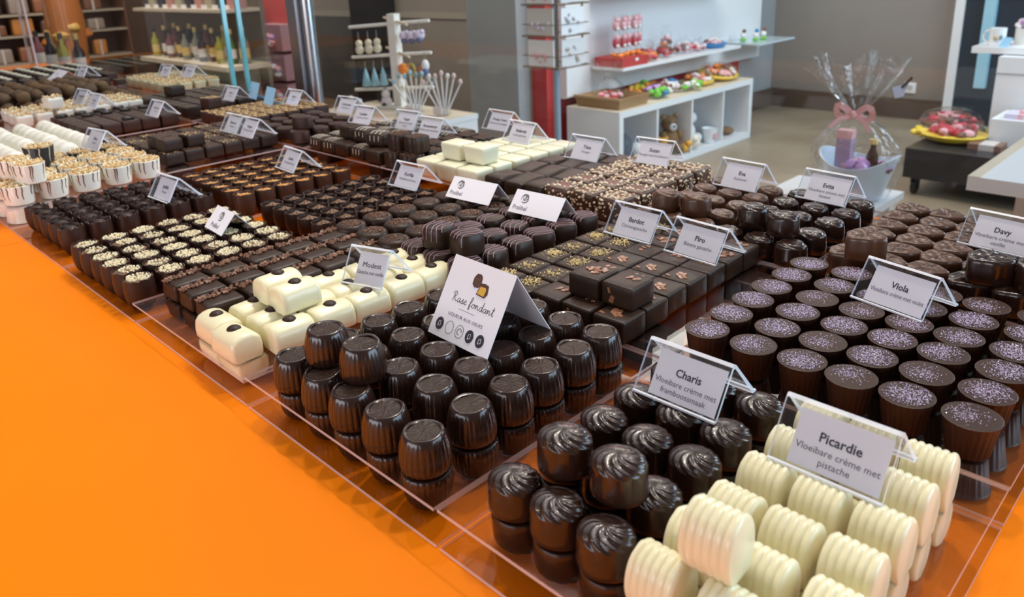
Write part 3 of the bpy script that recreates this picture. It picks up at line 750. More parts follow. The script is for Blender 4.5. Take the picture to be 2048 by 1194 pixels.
# --- nougat cubes, plain bars, cream cubes, dark bars
block('nougat_cube', P_nougat(), [-.5385, -.503, -.468], [.6155, .651, .6865, .722, .7575], Z2, 'nougat cube with pale crumbs', 'plain bars', 'striped pralines', 'crumbed nougat cubes', jr=.08)
PB = P_plainbar()
block('plain_bar_chocolate', PB, [-.641, -.6085, -.576], [.622, .6665, .711, .7555], Z2, 'plain dark bar', 'cream cubes', 'flaked rounds', 'plain dark bars', jr=.08)
CRM = P_cream()
block('cream_cube_chocolate', CRM, [-.7655, -.7255, -.6855], [.615, .648, .681, .714, .747, .778], Z2, 'pale cream cube', 'scalloped boxes', 'star cups', 'pale cream cubes', jr=.03)
place('cream_cube_chocolate', CRM, -.7365, .634, Z2+.0226, .02, 'pale cream cube stacked on top beside the scalloped boxes', 'stacked cream cubes')
place('cream_cube_chocolate', CRM, -.6965, .637, Z2+.0226, .0, 'pale cream cube stacked on top beside the plain bars', 'stacked cream cubes')
SCP = P_scallop()
block('scalloped_chocolate', SCP, [-.8435, -.8105], [.615, .6475, .680, .7125, .745], Z2, 'scalloped dark box with flakes', 'drizzled bars', 'star cups', 'scalloped dark boxes', jr=.04, rowx=lambda r: [-.8435, -.8095])
place('scalloped_chocolate', SCP, -.8455, .624, Z2+.0225, .02, 'scalloped dark box stacked on top beside the drizzled bars', 'stacked scalloped boxes')
place('scalloped_chocolate', SCP, -.8115, .626, Z2+.0225, .0, 'scalloped dark box stacked on top beside the cream cubes', 'stacked scalloped boxes')
DRZ = P_drizzle()
block('drizzled_bar_chocolate', DRZ, [-1.035, -.9975, -.960, -.9225, -.885], [.615, .6465, .678, .7095, .741, .7725], Z2, 'dark bar with white drizzle', 'milk ovals', 'caramel cups', 'dark drizzled bars', jr=.06)
for i, (x, y, lb) in enumerate(((-.985, .640, 'nearest the milk ovals'), (-.944, .636, 'second from the milk ovals'), (-.903, .632, 'beside the scalloped boxes'))):
    place('drizzled_bar_chocolate', DRZ, x, y, Z2+.0190, .1*i, 'dark drizzled bar stacked on top '+lb, 'stacked drizzled bars', (2, 0, 1)[i])
# --- further along the counter
OVL = P_oval()
block('milk_oval_chocolate', OVL, [-1.235, -1.192, -1.149, -1.106], [.620, .656, .692, .728], Z2, 'plain milk oval', 'orange chip cubes', 'gold squares', 'plain milk ovals', jr=.08)
place('milk_oval_chocolate', OVL, -1.118, .634, Z2+.0196, .1, 'plain milk oval stacked on top beside the drizzled bars', 'stacked milk ovals')
RAM = P_ramekin(); RMD = P_ramekin(True)
block('ramekin_chocolate', RAM, [-1.2285, -1.182, -1.1355, -1.089], [.215, .2545, .294, .3335, .372], Z2, 'white nut ramekin with streaks', 'white pillows', 'counter edge', 'streaked white nut ramekins', jr=.3, skip=((0, 0), (1, 0), (2, 0), (3, 0), (4, 0)), pick=lambda r, c: r+c)
top_of(RMD)
block('ramekin_chocolate', RMD, [-1.2285], [.215, .2545, .294, .3335, .372], Z2, 'black nut ramekin', 'white pillows', 'counter edge', 'black nut ramekins', jr=.3)
place('ramekin_chocolate', RAM, -1.086, .2325, Z2+.0240, .2, 'white nut ramekin stacked on top near the egg cups', 'stacked ramekins', 0)
place('ramekin_chocolate', RAM, -1.130, .226, Z2+.0240, .5, 'white nut ramekin stacked on top behind the first stacked one', 'stacked ramekins', 1)
place('ramekin_chocolate', RMD, -1.190, .271, Z2+.0240, .2, 'black nut ramekin stacked on top before the white pillows', 'stacked ramekins')
RMP = [[p[0]] for p in RAM]; PM[id(RMP)] = .0241
under('ramekin_chocolate', RMP, [(-1.182, .215), (-1.135, .215), (-1.089, .215), (-1.089, .2545)], 'upside down white ramekin below the clear sheet', 'white pillows', 'upside down ramekins', sc=.0195/.0241)
GDU = P_golddust()
block('gold_dust_chocolate', GDU, [-1.286, -1.255, -1.224, -1.193, -1.162, -1.131], [.4225, .4525, .4825, .5125, .5425, .5725], Z2, 'square with gold dust', 'button squares', 'ramekin trays', 'gold dusted squares', jr=.05)
for i, (x, y, lb) in enumerate(((-1.139, .4265, 'closest to the caramel cups'), (-1.145, .463, 'behind the closest stacked one'), (-1.176, .428, 'further from the caramel cups'))):
    place('gold_dust_chocolate', GDU, x, y, Z2+.0187, .05, 'gold dusted square stacked on top '+lb, 'stacked gold squares')
GDP = [[p[0]] for p in GDU]; PM[id(GDP)] = .0185
PIL = P_pillow()
block('pillow_chocolate', PIL, [-1.51, -1.416, -1.322], [.262, .2975, .333, .3685], Z2, 'long white pillow chocolate', 'nut boats', 'counter edge', 'long white pillow chocolates', jr=.04)
CHC = P_chipcube()
block('chip_cube_chocolate', CHC, [-1.415, -1.383, -1.351, -1.319, -1.287], [.615, .6455, .676, .7065, .737, .7675], Z2, 'brown cube with orange chips', 'plain squares', 'gold squares', 'brown cubes with orange chips', jr=.06)
place('chip_cube_chocolate', CHC, -1.435, .628, Z2+.0215, .2, 'large brown cube with orange chips stacked on top', 'stacked chip cubes')
SQB = P_square(MR); SQU = P_square(MR, True)
BTN = {(0, 0), (1, 0), (1, 1), (2, 0), (2, 1), (3, 1), (3, 0), (2, 4), (4, 1)}
bx = [-1.6095, -1.5735, -1.5375, -1.5015, -1.4655]; by = [.4165, .4505, .4845, .5185, .5525]
block('button_square_chocolate', SQB, bx, by, Z2, 'dark smooth square', 'nut boats', 'white pillows', 'dark smooth squares', jr=.03, skip=BTN)
block('button_square_chocolate', SQU, bx, by, Z2, 'square with round button', 'nut boats', 'white pillows', 'squares with round buttons', jr=.03, skip={(r, c) for r in range(5) for c in range(5)}-BTN)
SQD = P_square(DB)
under('button_square_chocolate', SQB, [(-1.4655, y) for y in (.4165, .4505, .4845, .5185, .5525)], 'dark square below the raised sheet edge', 'white pillows', 'dark squares under the sheet', sc=.0195/.0205)
block('plain_square_chocolate', SQD, [-1.735, -1.698, -1.661, -1.624, -1.587, -1.55, -1.513], [.618, .654, .690, .726, .762], Z2, 'flat dark square', 'truffles', 'button squares', 'flat dark squares', jr=.05)
place('plain_square_chocolate', SQD, -1.68, .66, Z2+.021, .1, 'flat dark square stacked on top of its block', 'stacked flat squares')
BTW = P_boat(WP); BTG = P_boat(mat('pale_green_cup', (.55, .56, .36), .4))
block('nut_boat_chocolate', BTW, [-1.775, -1.735, -1.695], [.375, .41, .445, .48, .515, .55, .58], Z2, 'white boat with nuts', 'truffles', 'white pillows', 'white nut boats', jr=.05, rowx=lambda r: [-1.7925, -1.7475, -1.7025])
place('nut_boat_chocolate', BTW, -1.655, .412, Z2+.0255, .1, 'white nut boat stacked on top beside the button squares', 'stacked nut boats') if False else place('nut_boat_chocolate', BTW, -1.705, .432, Z2+.0255, .1, 'white nut boat stacked on top beside the button squares', 'stacked nut boats')
block('nut_boat_chocolate', BTG, [-2.1, -2.055, -2.01, -1.965, -1.92, -1.875], [.727, .761, .795, .829], Z2, 'pale green boat with nuts', 'far shelf', 'truffles', 'pale green nut boats', jr=.04)
TRF = P_truffle()
def heap():
    top_of(TRF)
    n = 0
    for L in range(2):
        for r in range(13-L*2):
            for c in range(9-L*2):
                x = -2.11+L*.03+c*.0325+(r % 2)*.012+R.uniform(-.004, .004); y = .225+L*.03+r*.0325+R.uniform(-.004, .004)
                place('cocoa_truffle', TRF, x, y, Z2+L*.021, R.uniform(0, 6), 'rough cocoa dusted truffle heaped behind the white nut boats', 'heaped cocoa truffles')
heap()
RED_ = P_reeded(); top_of(RED_)
TOP = P_topped()
def far_end():
    b = MB(); b.box(-3.2, -2.18, .193, .86, CT, ZB, ACR, AED); tag(obj('base_tray', b), 'thin clear tray at the far end of the counter', 'tray', 'base trays on the counter')
    block('cream_topped_chocolate', TOP, [-2.95, -2.9, -2.85, -2.8, -2.75, -2.7, -2.65], [.52, .57, .62, .67, .72, .77, .82], ZB, 'dark square with cream top', 'far end', 'counter edge', 'cream topped dark squares', jr=.1)
    for i, (x, y) in enumerate(((-2.26, .70), (-2.20, .73), (-2.26, .46), (-2.20, .47), (-2.25, .62), (-2.26, .78))):
        place('reeded_chocolate', RED_, x, y, ZB, 0, 'large reeded milk chocolate block, %s of the far row' % ORD[i], 'large reeded blocks')
    block('cream_cube_chocolate', CRM, [-2.42, -2.37, -2.32], [.42, .46, .50, .54, .58], ZB, 'distant white chocolate block', 'cream topped squares', 'counter edge', 'distant white blocks')
    block('plain_square_chocolate', P_square(DK), [-2.6, -2.55, -2.5], [.55, .6, .65, .7, .75, .8], ZB, 'distant black square', 'cream topped squares', 'counter edge', 'distant black squares')
far_end()
# sheets with nothing built below need their own upside down supports at the corners
def props():
    for (x0, x1, y0, y1, zs, what) in TRAYS:
        if zs is None or what in ('dark barrel chocolates', 'white logs and flake bars'): continue
        inn = SQB; h = .0205
        for i, (x, y) in enumerate(((x0+.03, y0+.03), (x0+.03, y1-.03), (x1-.03, y1-.03), (x1-.03, y0+.03))):
            if what.startswith('swirl shells') or what in ('violet sugar cups', 'flower shaped chocolates', 'swirl topped chocolates'): continue
            if what in ('violet sugar cups',) and i == 3: continue
            if what in ('streaked ramekin cups', 'squares with dark buttons') and i in (2, 3): continue
            place('support_chocolate', inn, x, y, ZB, 0, 'dark square under the sheet of %s, %s corner' % (what, ('front far', 'back far', 'back near', 'front near')[i]), 'dark squares under the raised sheets', sc=(zs-.002)/h)
props()
# ------------------------------------------------------------------ writing
def font_mesh(s, size, bold=False, align='CENTER', m=INK, sx=1):
    c = bpy.data.curves.new('lettering', 'FONT'); c.body = s; c.size = size; c.align_x = align; c.align_y = 'CENTER'; c.offset = size*.018 if bold else 0; c.resolution_u = 2
    o = bpy.data.objects.new('lettering', c); COL.objects.link(o); bpy.context.view_layer.update()
    me = bpy.data.meshes.new_from_object(o.evaluated_get(bpy.context.evaluated_depsgraph_get())); bpy.data.objects.remove(o); bpy.data.curves.remove(c)
    me.materials.clear(); me.materials.append(m); return me
def smooth_pts(p, k=5):
    out = []
    for i in range(len(p)-1):
        a, b, c, d = p[max(i-1, 0)], p[i], p[i+1], p[min(i+2, len(p)-1)]
        for j in range(k):
            t = j/k; out.append(tuple(.5*((2*b[q])+(-a[q]+c[q])*t+(2*a[q]-5*b[q]+4*c[q]-d[q])*t*t+(-a[q]+3*b[q]-3*c[q]+d[q])*t**3) for q in (0, 1)))
    return out+[p[-1]]
SCRIPT = {'R': (.85, [[(.12, -.05), (.22, .45), (.30, .98)], [(.0, .72), (.1, .98), (.38, 1.06), (.58, .86), (.48, .6), (.28, .52), (.42, .3), (.58, .04), (.85, .1)]]),
 'a': (.62, [[(.46, .4), (.28, .46), (.08, .3), (.08, .06), (.26, .0), (.42, .22), (.48, .42), (.44, .12), (.5, .0), (.62, .1)]]),
 'o': (.58, [[(.3, .44), (.1, .34), (.08, .08), (.26, -.01), (.44, .12), (.42, .36), (.3, .44), (.42, .34), (.58, .38)]]),
 's': (.5, [[(.0, .06), (.2, .3), (.28, .5), (.32, .3), (.38, .1), (.24, -.02), (.08, .04)], [(.3, .0), (.5, .1)]]),
 'e': (.52, [[(.02, .14), (.3, .26), (.34, .42), (.2, .46), (.08, .26), (.14, .02), (.32, .0), (.52, .14)]]),
 'f': (.45, [[(.0, .1), (.26, .5), (.4, .98), (.3, 1.08), (.2, .8), (.12, .1), (.06, -.26), (.14, -.32), (.22, -.12), (.14, .04), (.45, .14)]]),
 'n': (.66, [[(.0, .3), (.1, .46), (.08, .0), (.24, .38), (.38, .44), (.42, .2), (.46, .0), (.66, .1)]]),
 'd': (.64, [[(.44, .4), (.26, .46), (.08, .28), (.08, .06), (.26, .0), (.42, .22), (.54, 1.05), (.46, .14), (.52, .0), (.64, .1)]]),
 't': (.42, [[(.0, .1), (.16, .4), (.28, .95), (.18, .2), (.24, .0), (.42, .1)], [(.06, .62), (.42, .66)]]), ' ': (.35, [])}
def script_mesh(mb, s, h, x, z, wd, m, y):
    tot = sum(SCRIPT[c][0] for c in s)*h; cx = x-tot/2
    for c in s:
        for st in SCRIPT[c][1]:
            mb.ribbon([(cx+(px)*h, y, z+pz*h) for px, pz in smooth_pts(st)], wd, (0, -1, 0), m)
        cx += SCRIPT[c][0]*h
def logo(mb, x, z, r, y, m):
    def arc(cx, cz, rr, a0, a1, w0, w1, sq=1):
        pts = [(cx+rr*math.cos(a0+(a1-a0)*i/18)*sq, y, cz+rr*math.sin(a0+(a1-a0)*i/18)) for i in range(19)]
        mb.ribbon(pts, [w0+(w1-w0)*math.sin(PI*i/18) for i in range(19)], (0, -1, 0), m)
    arc(x, z, r, .6, 3.6, r*.06, r*.16); arc(x, z, r, 4.0, 6.4, r*.06, r*.2)
    arc(x-.15*r, z+.25*r, r*.5, -.4, 3.3, r*.05, r*.16); arc(x+.2*r, z+.2*r, r*.55, -1.7, 1.7, r*.06, r*.22)
    mb.ribbon([(x+.2*r, y, z+.75*r), (x+.05*r, y, z+.1*r), (x-.2*r, y, z-.7*r)], [r*.1, r*.2, r*.08], (0, -1, 0), m)
    mb.ribbon([(x-.6*r, y, z+.2*r), (x-.3*r, y, z-.3*r), (x+.3*r, y, z-.55*r)], [r*.06, r*.16, r*.06], (0, -1, 0), m)
SW, SA, SB, SHH = .0525, .0180, .0440, .0275        # sign width, fold offset, back foot offset, height
def sign_meshes():
    # bent acrylic sheet: front leg, rounded fold, back leg
    th = .0017; pts = [(0, 0), (SA-.0016, SHH-.0012), (SA, SHH), (SA+.0022, SHH-.0010), (SB, 0)]
    inner = [(.0022, 0), (SA-.0004, SHH-th*1.6), (SA+.0003, SHH-th*1.75), (SA+.0012, SHH-th*1.6), (SB-.0032, 0)]
    b = MB(); n = len(pts)
    for i in range(n-1):
        (a, za), (c, zc) = pts[i], pts[i+1]; (ia, iza), (ic, izc) = inner[i], inner[i+1]
        fold = SED if i in (1, 2) else ACS
        b.add([(0, a, za), (SW, a, za), (SW, c, zc), (0, c, zc)], [(0, 1, 2, 3)], fold); b.add([(0, ia, iza), (SW, ia, iza), (SW, ic, izc), (0, ic, izc)], [(3, 2, 1, 0)], ACS)
        for x in (0, SW): b.add([(x, a, za), (x, c, zc), (x, ic, izc), (x, ia, iza)], [(0, 1, 2, 3)], SED)
    for i in (0, n-1): b.add([(0, *pts[i]), (SW, *pts[i]), (SW, *inner[i]), (0, *inner[i])], [(0, 1, 2, 3)], SED)
    b.box(0, SW, -.0004, .0012, 0, .0011, SED); b.box(0, SW, SB-.0014, SB+.0004, 0, .0012, SED)
    return b.mesh('sign_acrylic', False)
SIGN = sign_meshes()
def frame(o, x0):  # children lying on the inner side of the front leg: local x along, local z up the slope
    sl = math.atan2(SA-.0016, SHH-.0012); return (x0, .0034, .0006), (-sl, 0, 0)
def sign(x, y, z, ang, name, lines, where, pw=.042, px=.0080, ph=.0262, wscale=1, bold=True):
    t = thing('price_sign', 'clear tent sign with white paper card '+where, 'sign', (x, y, z), rad(ang), 'acrylic price signs')
    a = obj('acrylic_tent', SIGN, t); a.scale = (wscale, 1, 1)
    loc, rot = frame(t, px)
    p = MB(); p.box(0, pw, 0, .0003, 0, ph, PAP); p = obj('paper_card', p, t); p.location = loc; p.rotation_euler = rot
    big = len(lines) and max(len(l) for l in lines) or 1
    me = font_mesh(name, .0062, bold); l = obj('lettering', me, p); l.location = (pw/2, -.0002, ph*.60); l.rotation_euler = (PI/2, 0, 0)
    if l.dimensions.x > pw*.8: l.scale = (.8,)*3
    for i, s in enumerate(lines):
        me = font_mesh(s, .0045, False, m=GIK); q = obj('lettering', me, p); q.location = (pw/2, -.0002, ph*.36-i*.0049); q.rotation_euler = (PI/2, 0, 0)
        wdt = max(v.co.x for v in me.vertices)-min(v.co.x for v in me.vertices) if len(me.vertices) else 0
        if wdt > pw*.92: q.scale = (pw*.92/wdt, 1, 1)
    return t
def ztop(h): return CT+h
SIGNS = [
 (-.1405, .301, .0530, 0, 'Picardie', ['Vloeibare crème met', 'pistache'], 'on the ridged white chocolates'),
 (-.2305, .3175, .0468, 0, 'Charis', ['Vloeibare crème met', 'framboossmaak'], 'on the dark swirl shells'),
 (-.191, .523, .0452, -13, 'Viola', ['Vloeibare crème met violet'], 'on the violet sugar cups'),
 (-.170, .690, .0433, -8, 'Davy', ['Vloeibare crème met', 'vanille'], 'on the milk flower pralines'),
 (-.332, .732, .0442, -6, 'Evita', ['Vloeibare crème met', 'banaan'], 'on the dark swirl pralines'),
 (-.422, .724, .0442, -4, 'Eva', ['Karamel'], 'on the milk swirl pralines'),
 (-.351, .526, .0420, -5, 'Piro', ['Bittere ganache'], 'on the copper flake squares'),
 (-.4215, .533, .0415, -2, 'Bardot', ['Citroenganache'], 'on the golden crumb squares'),
 (-.542, .734, .0505, 3, 'Suzan', ['Nougat met brésilienne'], 'on the nougat cubes'),
 (-.634, .7215, .0452, 0, 'Titus', ['Nougat'], 'on the plain dark bars'),
 (-.768, .742, .0467, -3, 'Nefertiti', ['Lichte ganache'], 'on the pale cream cubes'),
 (-.853, .783, .0467, 0, 'Orange Cream', ['Crème met sinaasappel'], 'behind the cream cubes by the glass'),
 (-.918, .700, .0430, 5, 'Bonaventur', ['Praliné met hazelnoten'], 'on the drizzled bars beside the scalloped boxes'),
 (-.995, .716, .0430, 4, 'Vogel', ['Gebrande praliné', 'noten'], 'in the middle of the drizzled bars'),
 (-1.094, .703, .0430, 5, 'Cavalier', ['Zachte karamel'], 'between the drizzled bars and milk ovals'),
 (-1.200, .741, .0435, 5, 'Cointreau', ['Sinaasappel'], 'on the milk ovals near the glass post'),
 (-.758, .5345, .0305, 2, 'Korfila', ['Hazelnootcrème'], 'on the star filled cups'),
 (-.962, .495, .0300, -4, 'Lenie', ['Karamelcrème'], 'on the caramel cups'),
 (-.957, .3215, .0300, 3, 'Judith', ['Praliné'], 'on the jagged dark egg cups'),
 (-1.209, .535, .0450, 0, 'Famous', ['Mokka'], 'on the gold squares, first of a touching pair'),
 (-1.154, .535, .0450, 0, 'Vogue', ['Hazelnootcrème'], 'on the gold squares, second of a touching pair'),
 (-1.244, .337, .0500, 8, 'Rika', ['Praliné'], 'on the nut ramekins before the white pillows'),
 (-1.481, .5205, .0450, 1, 'Bon Bon', ['Koffie'], 'on the dark squares with buttons'),
 (-1.655, .470, .0505, 4, 'Noot', ['Praliné'], 'on the squares behind the nut boats'),
 (-1.745, .475, .0505, 4, 'Nougatine', ['Praliné'], 'on the white nut boats'),
 (-1.535, .690, .0440, 3, 'Moka', ['Ganache'], 'on the flat dark squares before the pane edge'),
 (-1.365, .735, .0445, 0, 'Safari', ['Praliné'], 'on the orange chip cubes by the glass'),
 (-2.14, .60, .0600, 6, 'Truffel', ['Cacao'], 'on the heaped truffles'),
 (-2.03, .76, .0510, 6, 'Walnoot', ['Praliné'], 'on the green nut boats, first of the pair'),
 (-1.95, .785, .0510, 6, 'Amande', ['Praliné'], 'on the green nut boats, second of the pair'),
]
def price_signs():
    for x, y, z, a, n, ls, wh in SIGNS: sign(x, y, CT+z, a, n, ls, wh)
    # the log sign: wider clear margin, tilted against the white logs
    t = sign(-.514, .308, CT+.0403, 17, 'Modest', ['Ganache met vanille'], 'on the white logs', pw=.028, px=.010, wscale=.76, bold=False)
    # blue notices
    for i, (x, y) in enumerate(((-1.40, .715), (-1.50, .735))):
        t = thing('blue_notice', 'small pale blue notice card, '+('beside the post' if i == 0 else 'seen through the pane edges'), 'sign', (x, y, CT+.0445), rad(-8), 'blue notice cards')
        b = MB(); b.box(0, .045, 0, .0006, 0, .034, pal('pale_blue_card', (.35, .62, .86))); c = obj('card', b, t); c.rotation_euler = (-.35, 0, 0)
        b = MB(); b.box(0, .045, .018, .0186, 0, .004, pal('pale_blue_card', (.35, .62, .86))); obj('foot', b, t)
price_signs()
def tent(x, y, z, ang, wd, t_, h, name, label, deco):
    th = thing(name, label, 'card', (x-t_*math.sin(rad(ang)), y+t_*math.cos(rad(ang)), z), rad(ang))
    b = MB(); k = .0005
    o_ = [(-t_, 0), (0, h), (t_, 0)]; i_ = [(-t_+k*1.3, 0), (0, h-k*1.6), (t_-k*1.3, 0)]
    for x_ in (0, wd):
        b.add([(x_, *o_[0]), (x_, *o_[1]), (x_, *i_[1]), (x_, *i_[0])], [(0, 1, 2, 3)], PAP); b.add([(x_, *o_[1]), (x_, *o_[2]), (x_, *i_[2]), (x_, *i_[1])], [(0, 1, 2, 3)], PAP)
    for q in (o_, i_):
        for i in (0, 1): b.add([(0, *q[i]), (wd, *q[i]), (wd, *q[i+1]), (0, *q[i+1])], [(0, 1, 2, 3)], PAP)
    for i in (0, 2): b.add([(0, *o_[i]), (wd, *o_[i]), (wd, *i_[i]), (0, *i_[i])], [(0, 1, 2, 3)], PAP)
    obj('folded_card', b.mesh('folded_card', False), th)
    e = bpy.data.objects.new('print', None); L = math.hypot(t_, h)
    m = deco(L, wd); p = obj('print', m, th); p.location = (0, -t_, 0); p.rotation_euler = (-math.atan2(t_, h), 0, 0); bpy.data.objects.remove(e)
    for ch in getattr(m, 'extra', []): ch(p)
    return th
class MBX(MB): pass
def brand_deco(xo, sc=1.0):
    def d(L, wd):
        m = MBX(); logo(m, xo*1.15, L*.66, .0046*sc, -.0003, INK)
        def word(p):
            me = font_mesh('Pralibel', .0068*sc, False, 'CENTER', GIK); q = obj('lettering', me, p); q.location = (xo, -.0003, L*.24); q.rotation_euler = (PI/2, 0, 0); q.scale = (.92, 1, 1)
        m.extra = [word]; return m
    return d
def rose_deco(L, wd):
    m = MBX(); y = -.0003; cx = wd*.5
    script_mesh(m, 'Rase fondant', .0060, cx+.002, L*.47, .00036, INK, y)
    m.ribbon([(cx-.009, y, L*.40), (cx+.007, y, L*.40)], .00025, (0, -1, 0), GIK)
    for i in range(5):
        x = .0085+i*.0102; z = L*.155; n = 20
        if i in (0, 3, 4):
            m.add([(x+.0038*math.cos(2*PI*j/n), y, z+.0043*math.sin(2*PI*j/n)) for j in range(n)], [tuple(range(n))], INK)
            m.ribbon(smooth_pts2([(x-.001, y-.0001, z-.002), (x+.0012, y-.0001, z-.001), (x+.0008, y-.0001, z+.0018), (x-.0009, y-.0001, z+.0012), (x-.001, y-.0001, z-.002)]), .0004, (0, -1, 0), PAP)
        else:
            m.ribbon([(x+.0038*math.cos(2*PI*j/n), y, z+.0043*math.sin(2*PI*j/n)) for j in range(n+1)], .0003, (0, -1, 0), INK)
            if i == 2: m.ribbon([(x+.002*math.cos(5*j/n), y, z+.002*math.sin(5*j/n)) for j in range(n+1)], .0005, (0, -1, 0), GIK)
    # pictured pralines: whole one and a cut one
    br = pal('printed_brown', (.10, .045, .03)); b2 = pal('printed_light_brown', (.22, .11, .07))
    def blob(x, z, pts, mt, yy): m.add([(x+a*.74, yy, z+b*.74) for a, b in pts], [tuple(range(len(pts)))], mt)
    x, z = cx-.001, L*.79
    blob(x, z, [(-.0055, -.004), (-.002, -.0065), (.003, -.006), (.0055, -.003), (.0045, .004), (.002, .0062), (-.003, .006), (-.0055, .002)], br, y)
    for k in range(5): m.ribbon([(x-.003+.0015*k, y-.0001, z+.0022), (x-.0034+.0016*k, y-.0001, z-.0033)], .0004, (0, -1, 0), b2)
    x, z = cx+.0065, L*.70
    blob(x, z, [(-.007, -.005), (.004, -.0058), (.0068, -.002), (.0052, .0055), (.001, .0065), (-.0045, .0058)], br, y-.0001)
    blob(x, z, [(-.0058, -.004), (.0032, -.0046), (.004, .001), (.0028, .0032), (-.004, .003)], YEL, y-.0002)
    def word(p):
        me = font_mesh('LIQUEUR AUX OEUFS', .0031, False, 'CENTER', GIK); q = obj('lettering', me, p); q.location = (cx, -.0003, L*.31); q.rotation_euler = (PI/2, 0, 0); q.scale = (1.15, 1, 1)
    m.extra = [word]; return m
def smooth_pts2(p): return [Vector(q) for q in p]
tent(-.631, .520, CT+.0418, 4, .0640, .0165, .0195, 'brand_card', 'long white tent card with logo on the flaked rounds', brand_deco(.013))
tent(-.531, .517, CT+.0448, 3, .0620, .0165, .0195, 'brand_card', 'long white tent card with logo on the pink striped pralines', brand_deco(.013))
tent(-.781, .313, CT+.0310, -4, .0450, .0175, .0200, 'brand_card', 'short white tent card with logo on the nut cups', brand_deco(.020, 1.05))
tent(-.382, .291, CT+.0455, -2, .0605, .0290, .0480, 'flavour_card', 'tall white folded card picturing a cut praline on the dark barrels', rose_deco)
tent(-2.48, .62, CT+.0226, -2, .10, .04, .03, 'brand_card', 'plain pink tent card on the distant black squares', brand_deco(.03))
# ------------------------------------------------------------------ glass screen behind the counter
def glass():
    for i, (x0, x1, lb) in enumerate(((-3.25, -1.83, 'front glass pane left of the bright cut edges'), (-1.755, -1.52, 'narrow glass pane between the cut edge and the steel post'), (-1.44, .68, 'wide glass pane between the trays and the shop'))):
        t = thing('glass_screen', ('far glass pane ending in a bright blue edge', 'narrow glass pane between the blue edge and steel post', 'wide clear glass pane between the trays and the shop')[i], 'glass', (0, 0, 0))
        b = MB(); b.box(x0, x1, .862, .868, CT, 1.75, GLS); obj('glass_sheet', b, t)
        for k, x in enumerate((x0, x1)):
            if i == 0 and k == 1 or i == 1 and k == 0:
                b = MB(); b.box(x-.0035, x+.0035, .860, .870, CT, 1.75, GED); obj('polished_edge', b, t)
    t = thing('glass_post', 'mirror steel post holding the glass screen', 'post', (-1.465, .865, CT))
    b = MB(); b.box(-.034, .0, -.02, .02, 0, .8, MET); obj('post', b, t)
    b = MB(); b.tube([(.014, 0, 0), (.014, 0, .8)], .013, MET, 16); obj('round_tube', b, t)
    t = thing('glass_divider', 'slanting far glass divider with a pale edge', 'glass', (0, 0, 0))
    b = MB(); b.box(-3.34, -3.27, .8, .806, CT, 1.75, GLS); obj('glass_sheet', b, t)
    b = MB(); b.box(-3.35, -3.34, .8, .806, CT, 1.75, AED); obj('polished_edge', b, t)
    b = MB(); b.box(-3.27, -3.26, .8, .806, CT, 1.75, AED); obj('polished_edge', b, t)
glass()
# ------------------------------------------------------------------ the shop behind the glass
def cubby():
    t = thing('cube_shelf', 'low white four compartment shelf against the red wall', 'shelf', (0, 0, 0))
    x0, x1, y0, y1, H, k = -3.04, -2.645, 3.495, 5.03, .42, .038
    b = MB(); b.box(x0, x1, y0, y1, H-k, H, PLY, WHT); obj('top_board', b, t)
    b = MB(); b.box(x0, x1, y0, y1, 0, k, WHT); obj('bottom_board', b, t)
    for y in (y0, y1-k): b = MB(); b.box(x0, x1, y, y+k, k, H-k, WHT); obj('side_board', b, t)
    for i in (1, 2, 3): y = y0+(y1-y0)*i/4; b = MB(); b.box(x0, x1-.003, y-.008, y+.008, k, H-k, WHT); obj('divider', b, t)
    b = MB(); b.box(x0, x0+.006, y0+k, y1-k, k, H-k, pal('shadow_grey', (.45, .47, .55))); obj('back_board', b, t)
cubby()
def wall_shelf():
    t = thing('wall_panel_shelf', 'white wall panel with a long white ledge of sweets', 'shelf', (0, 0, 0))
    b = MB(); b.box(-3.127, -3.06, 3.50, 5.89, .46, 1.9, WHT); obj('back_panel', b, t)
    b = MB(); b.box(-3.06, -2.80, 3.735, 5.12, .612, .630, WHT); obj('ledge', b, t)
    b = MB(); b.box(-3.06, -3.04, 3.50, 3.72, .47, 1.9, WHT); obj('edge_strip', b, t)
    b = MB(); b.box(-3.06, -2.80, 3.735, 5.12, 1.06, 1.075, WHT); obj('ledge', b, t)
    t = thing('glass_ledge', 'small clear glass ledge with bird figurines at the panel end', 'shelf', (0, 0, 0))
    b = MB(); b.box(-3.055, -2.75, 5.30, 5.85, .612, .624, pal('pale_glass', (.62, .74, .80), .1)); obj('glass_board', b, t)
wall_shelf()
def candybits(mb, n, cx, cy, cz, rx, ry, rz, cols, rnd, sz=.018):
    for i in range(n):
        a, r = rnd.uniform(0, 6.28), math.sqrt(rnd.random())
        mb.ball((cx+rx*r*math.cos(a), cy+ry*r*math.sin(a), cz+rnd.uniform(0, rz)*(1-r*.5)), sz*rnd.uniform(.7, 1.2), cols[i % len(cols)], 7, 5, .7, .15, rnd)
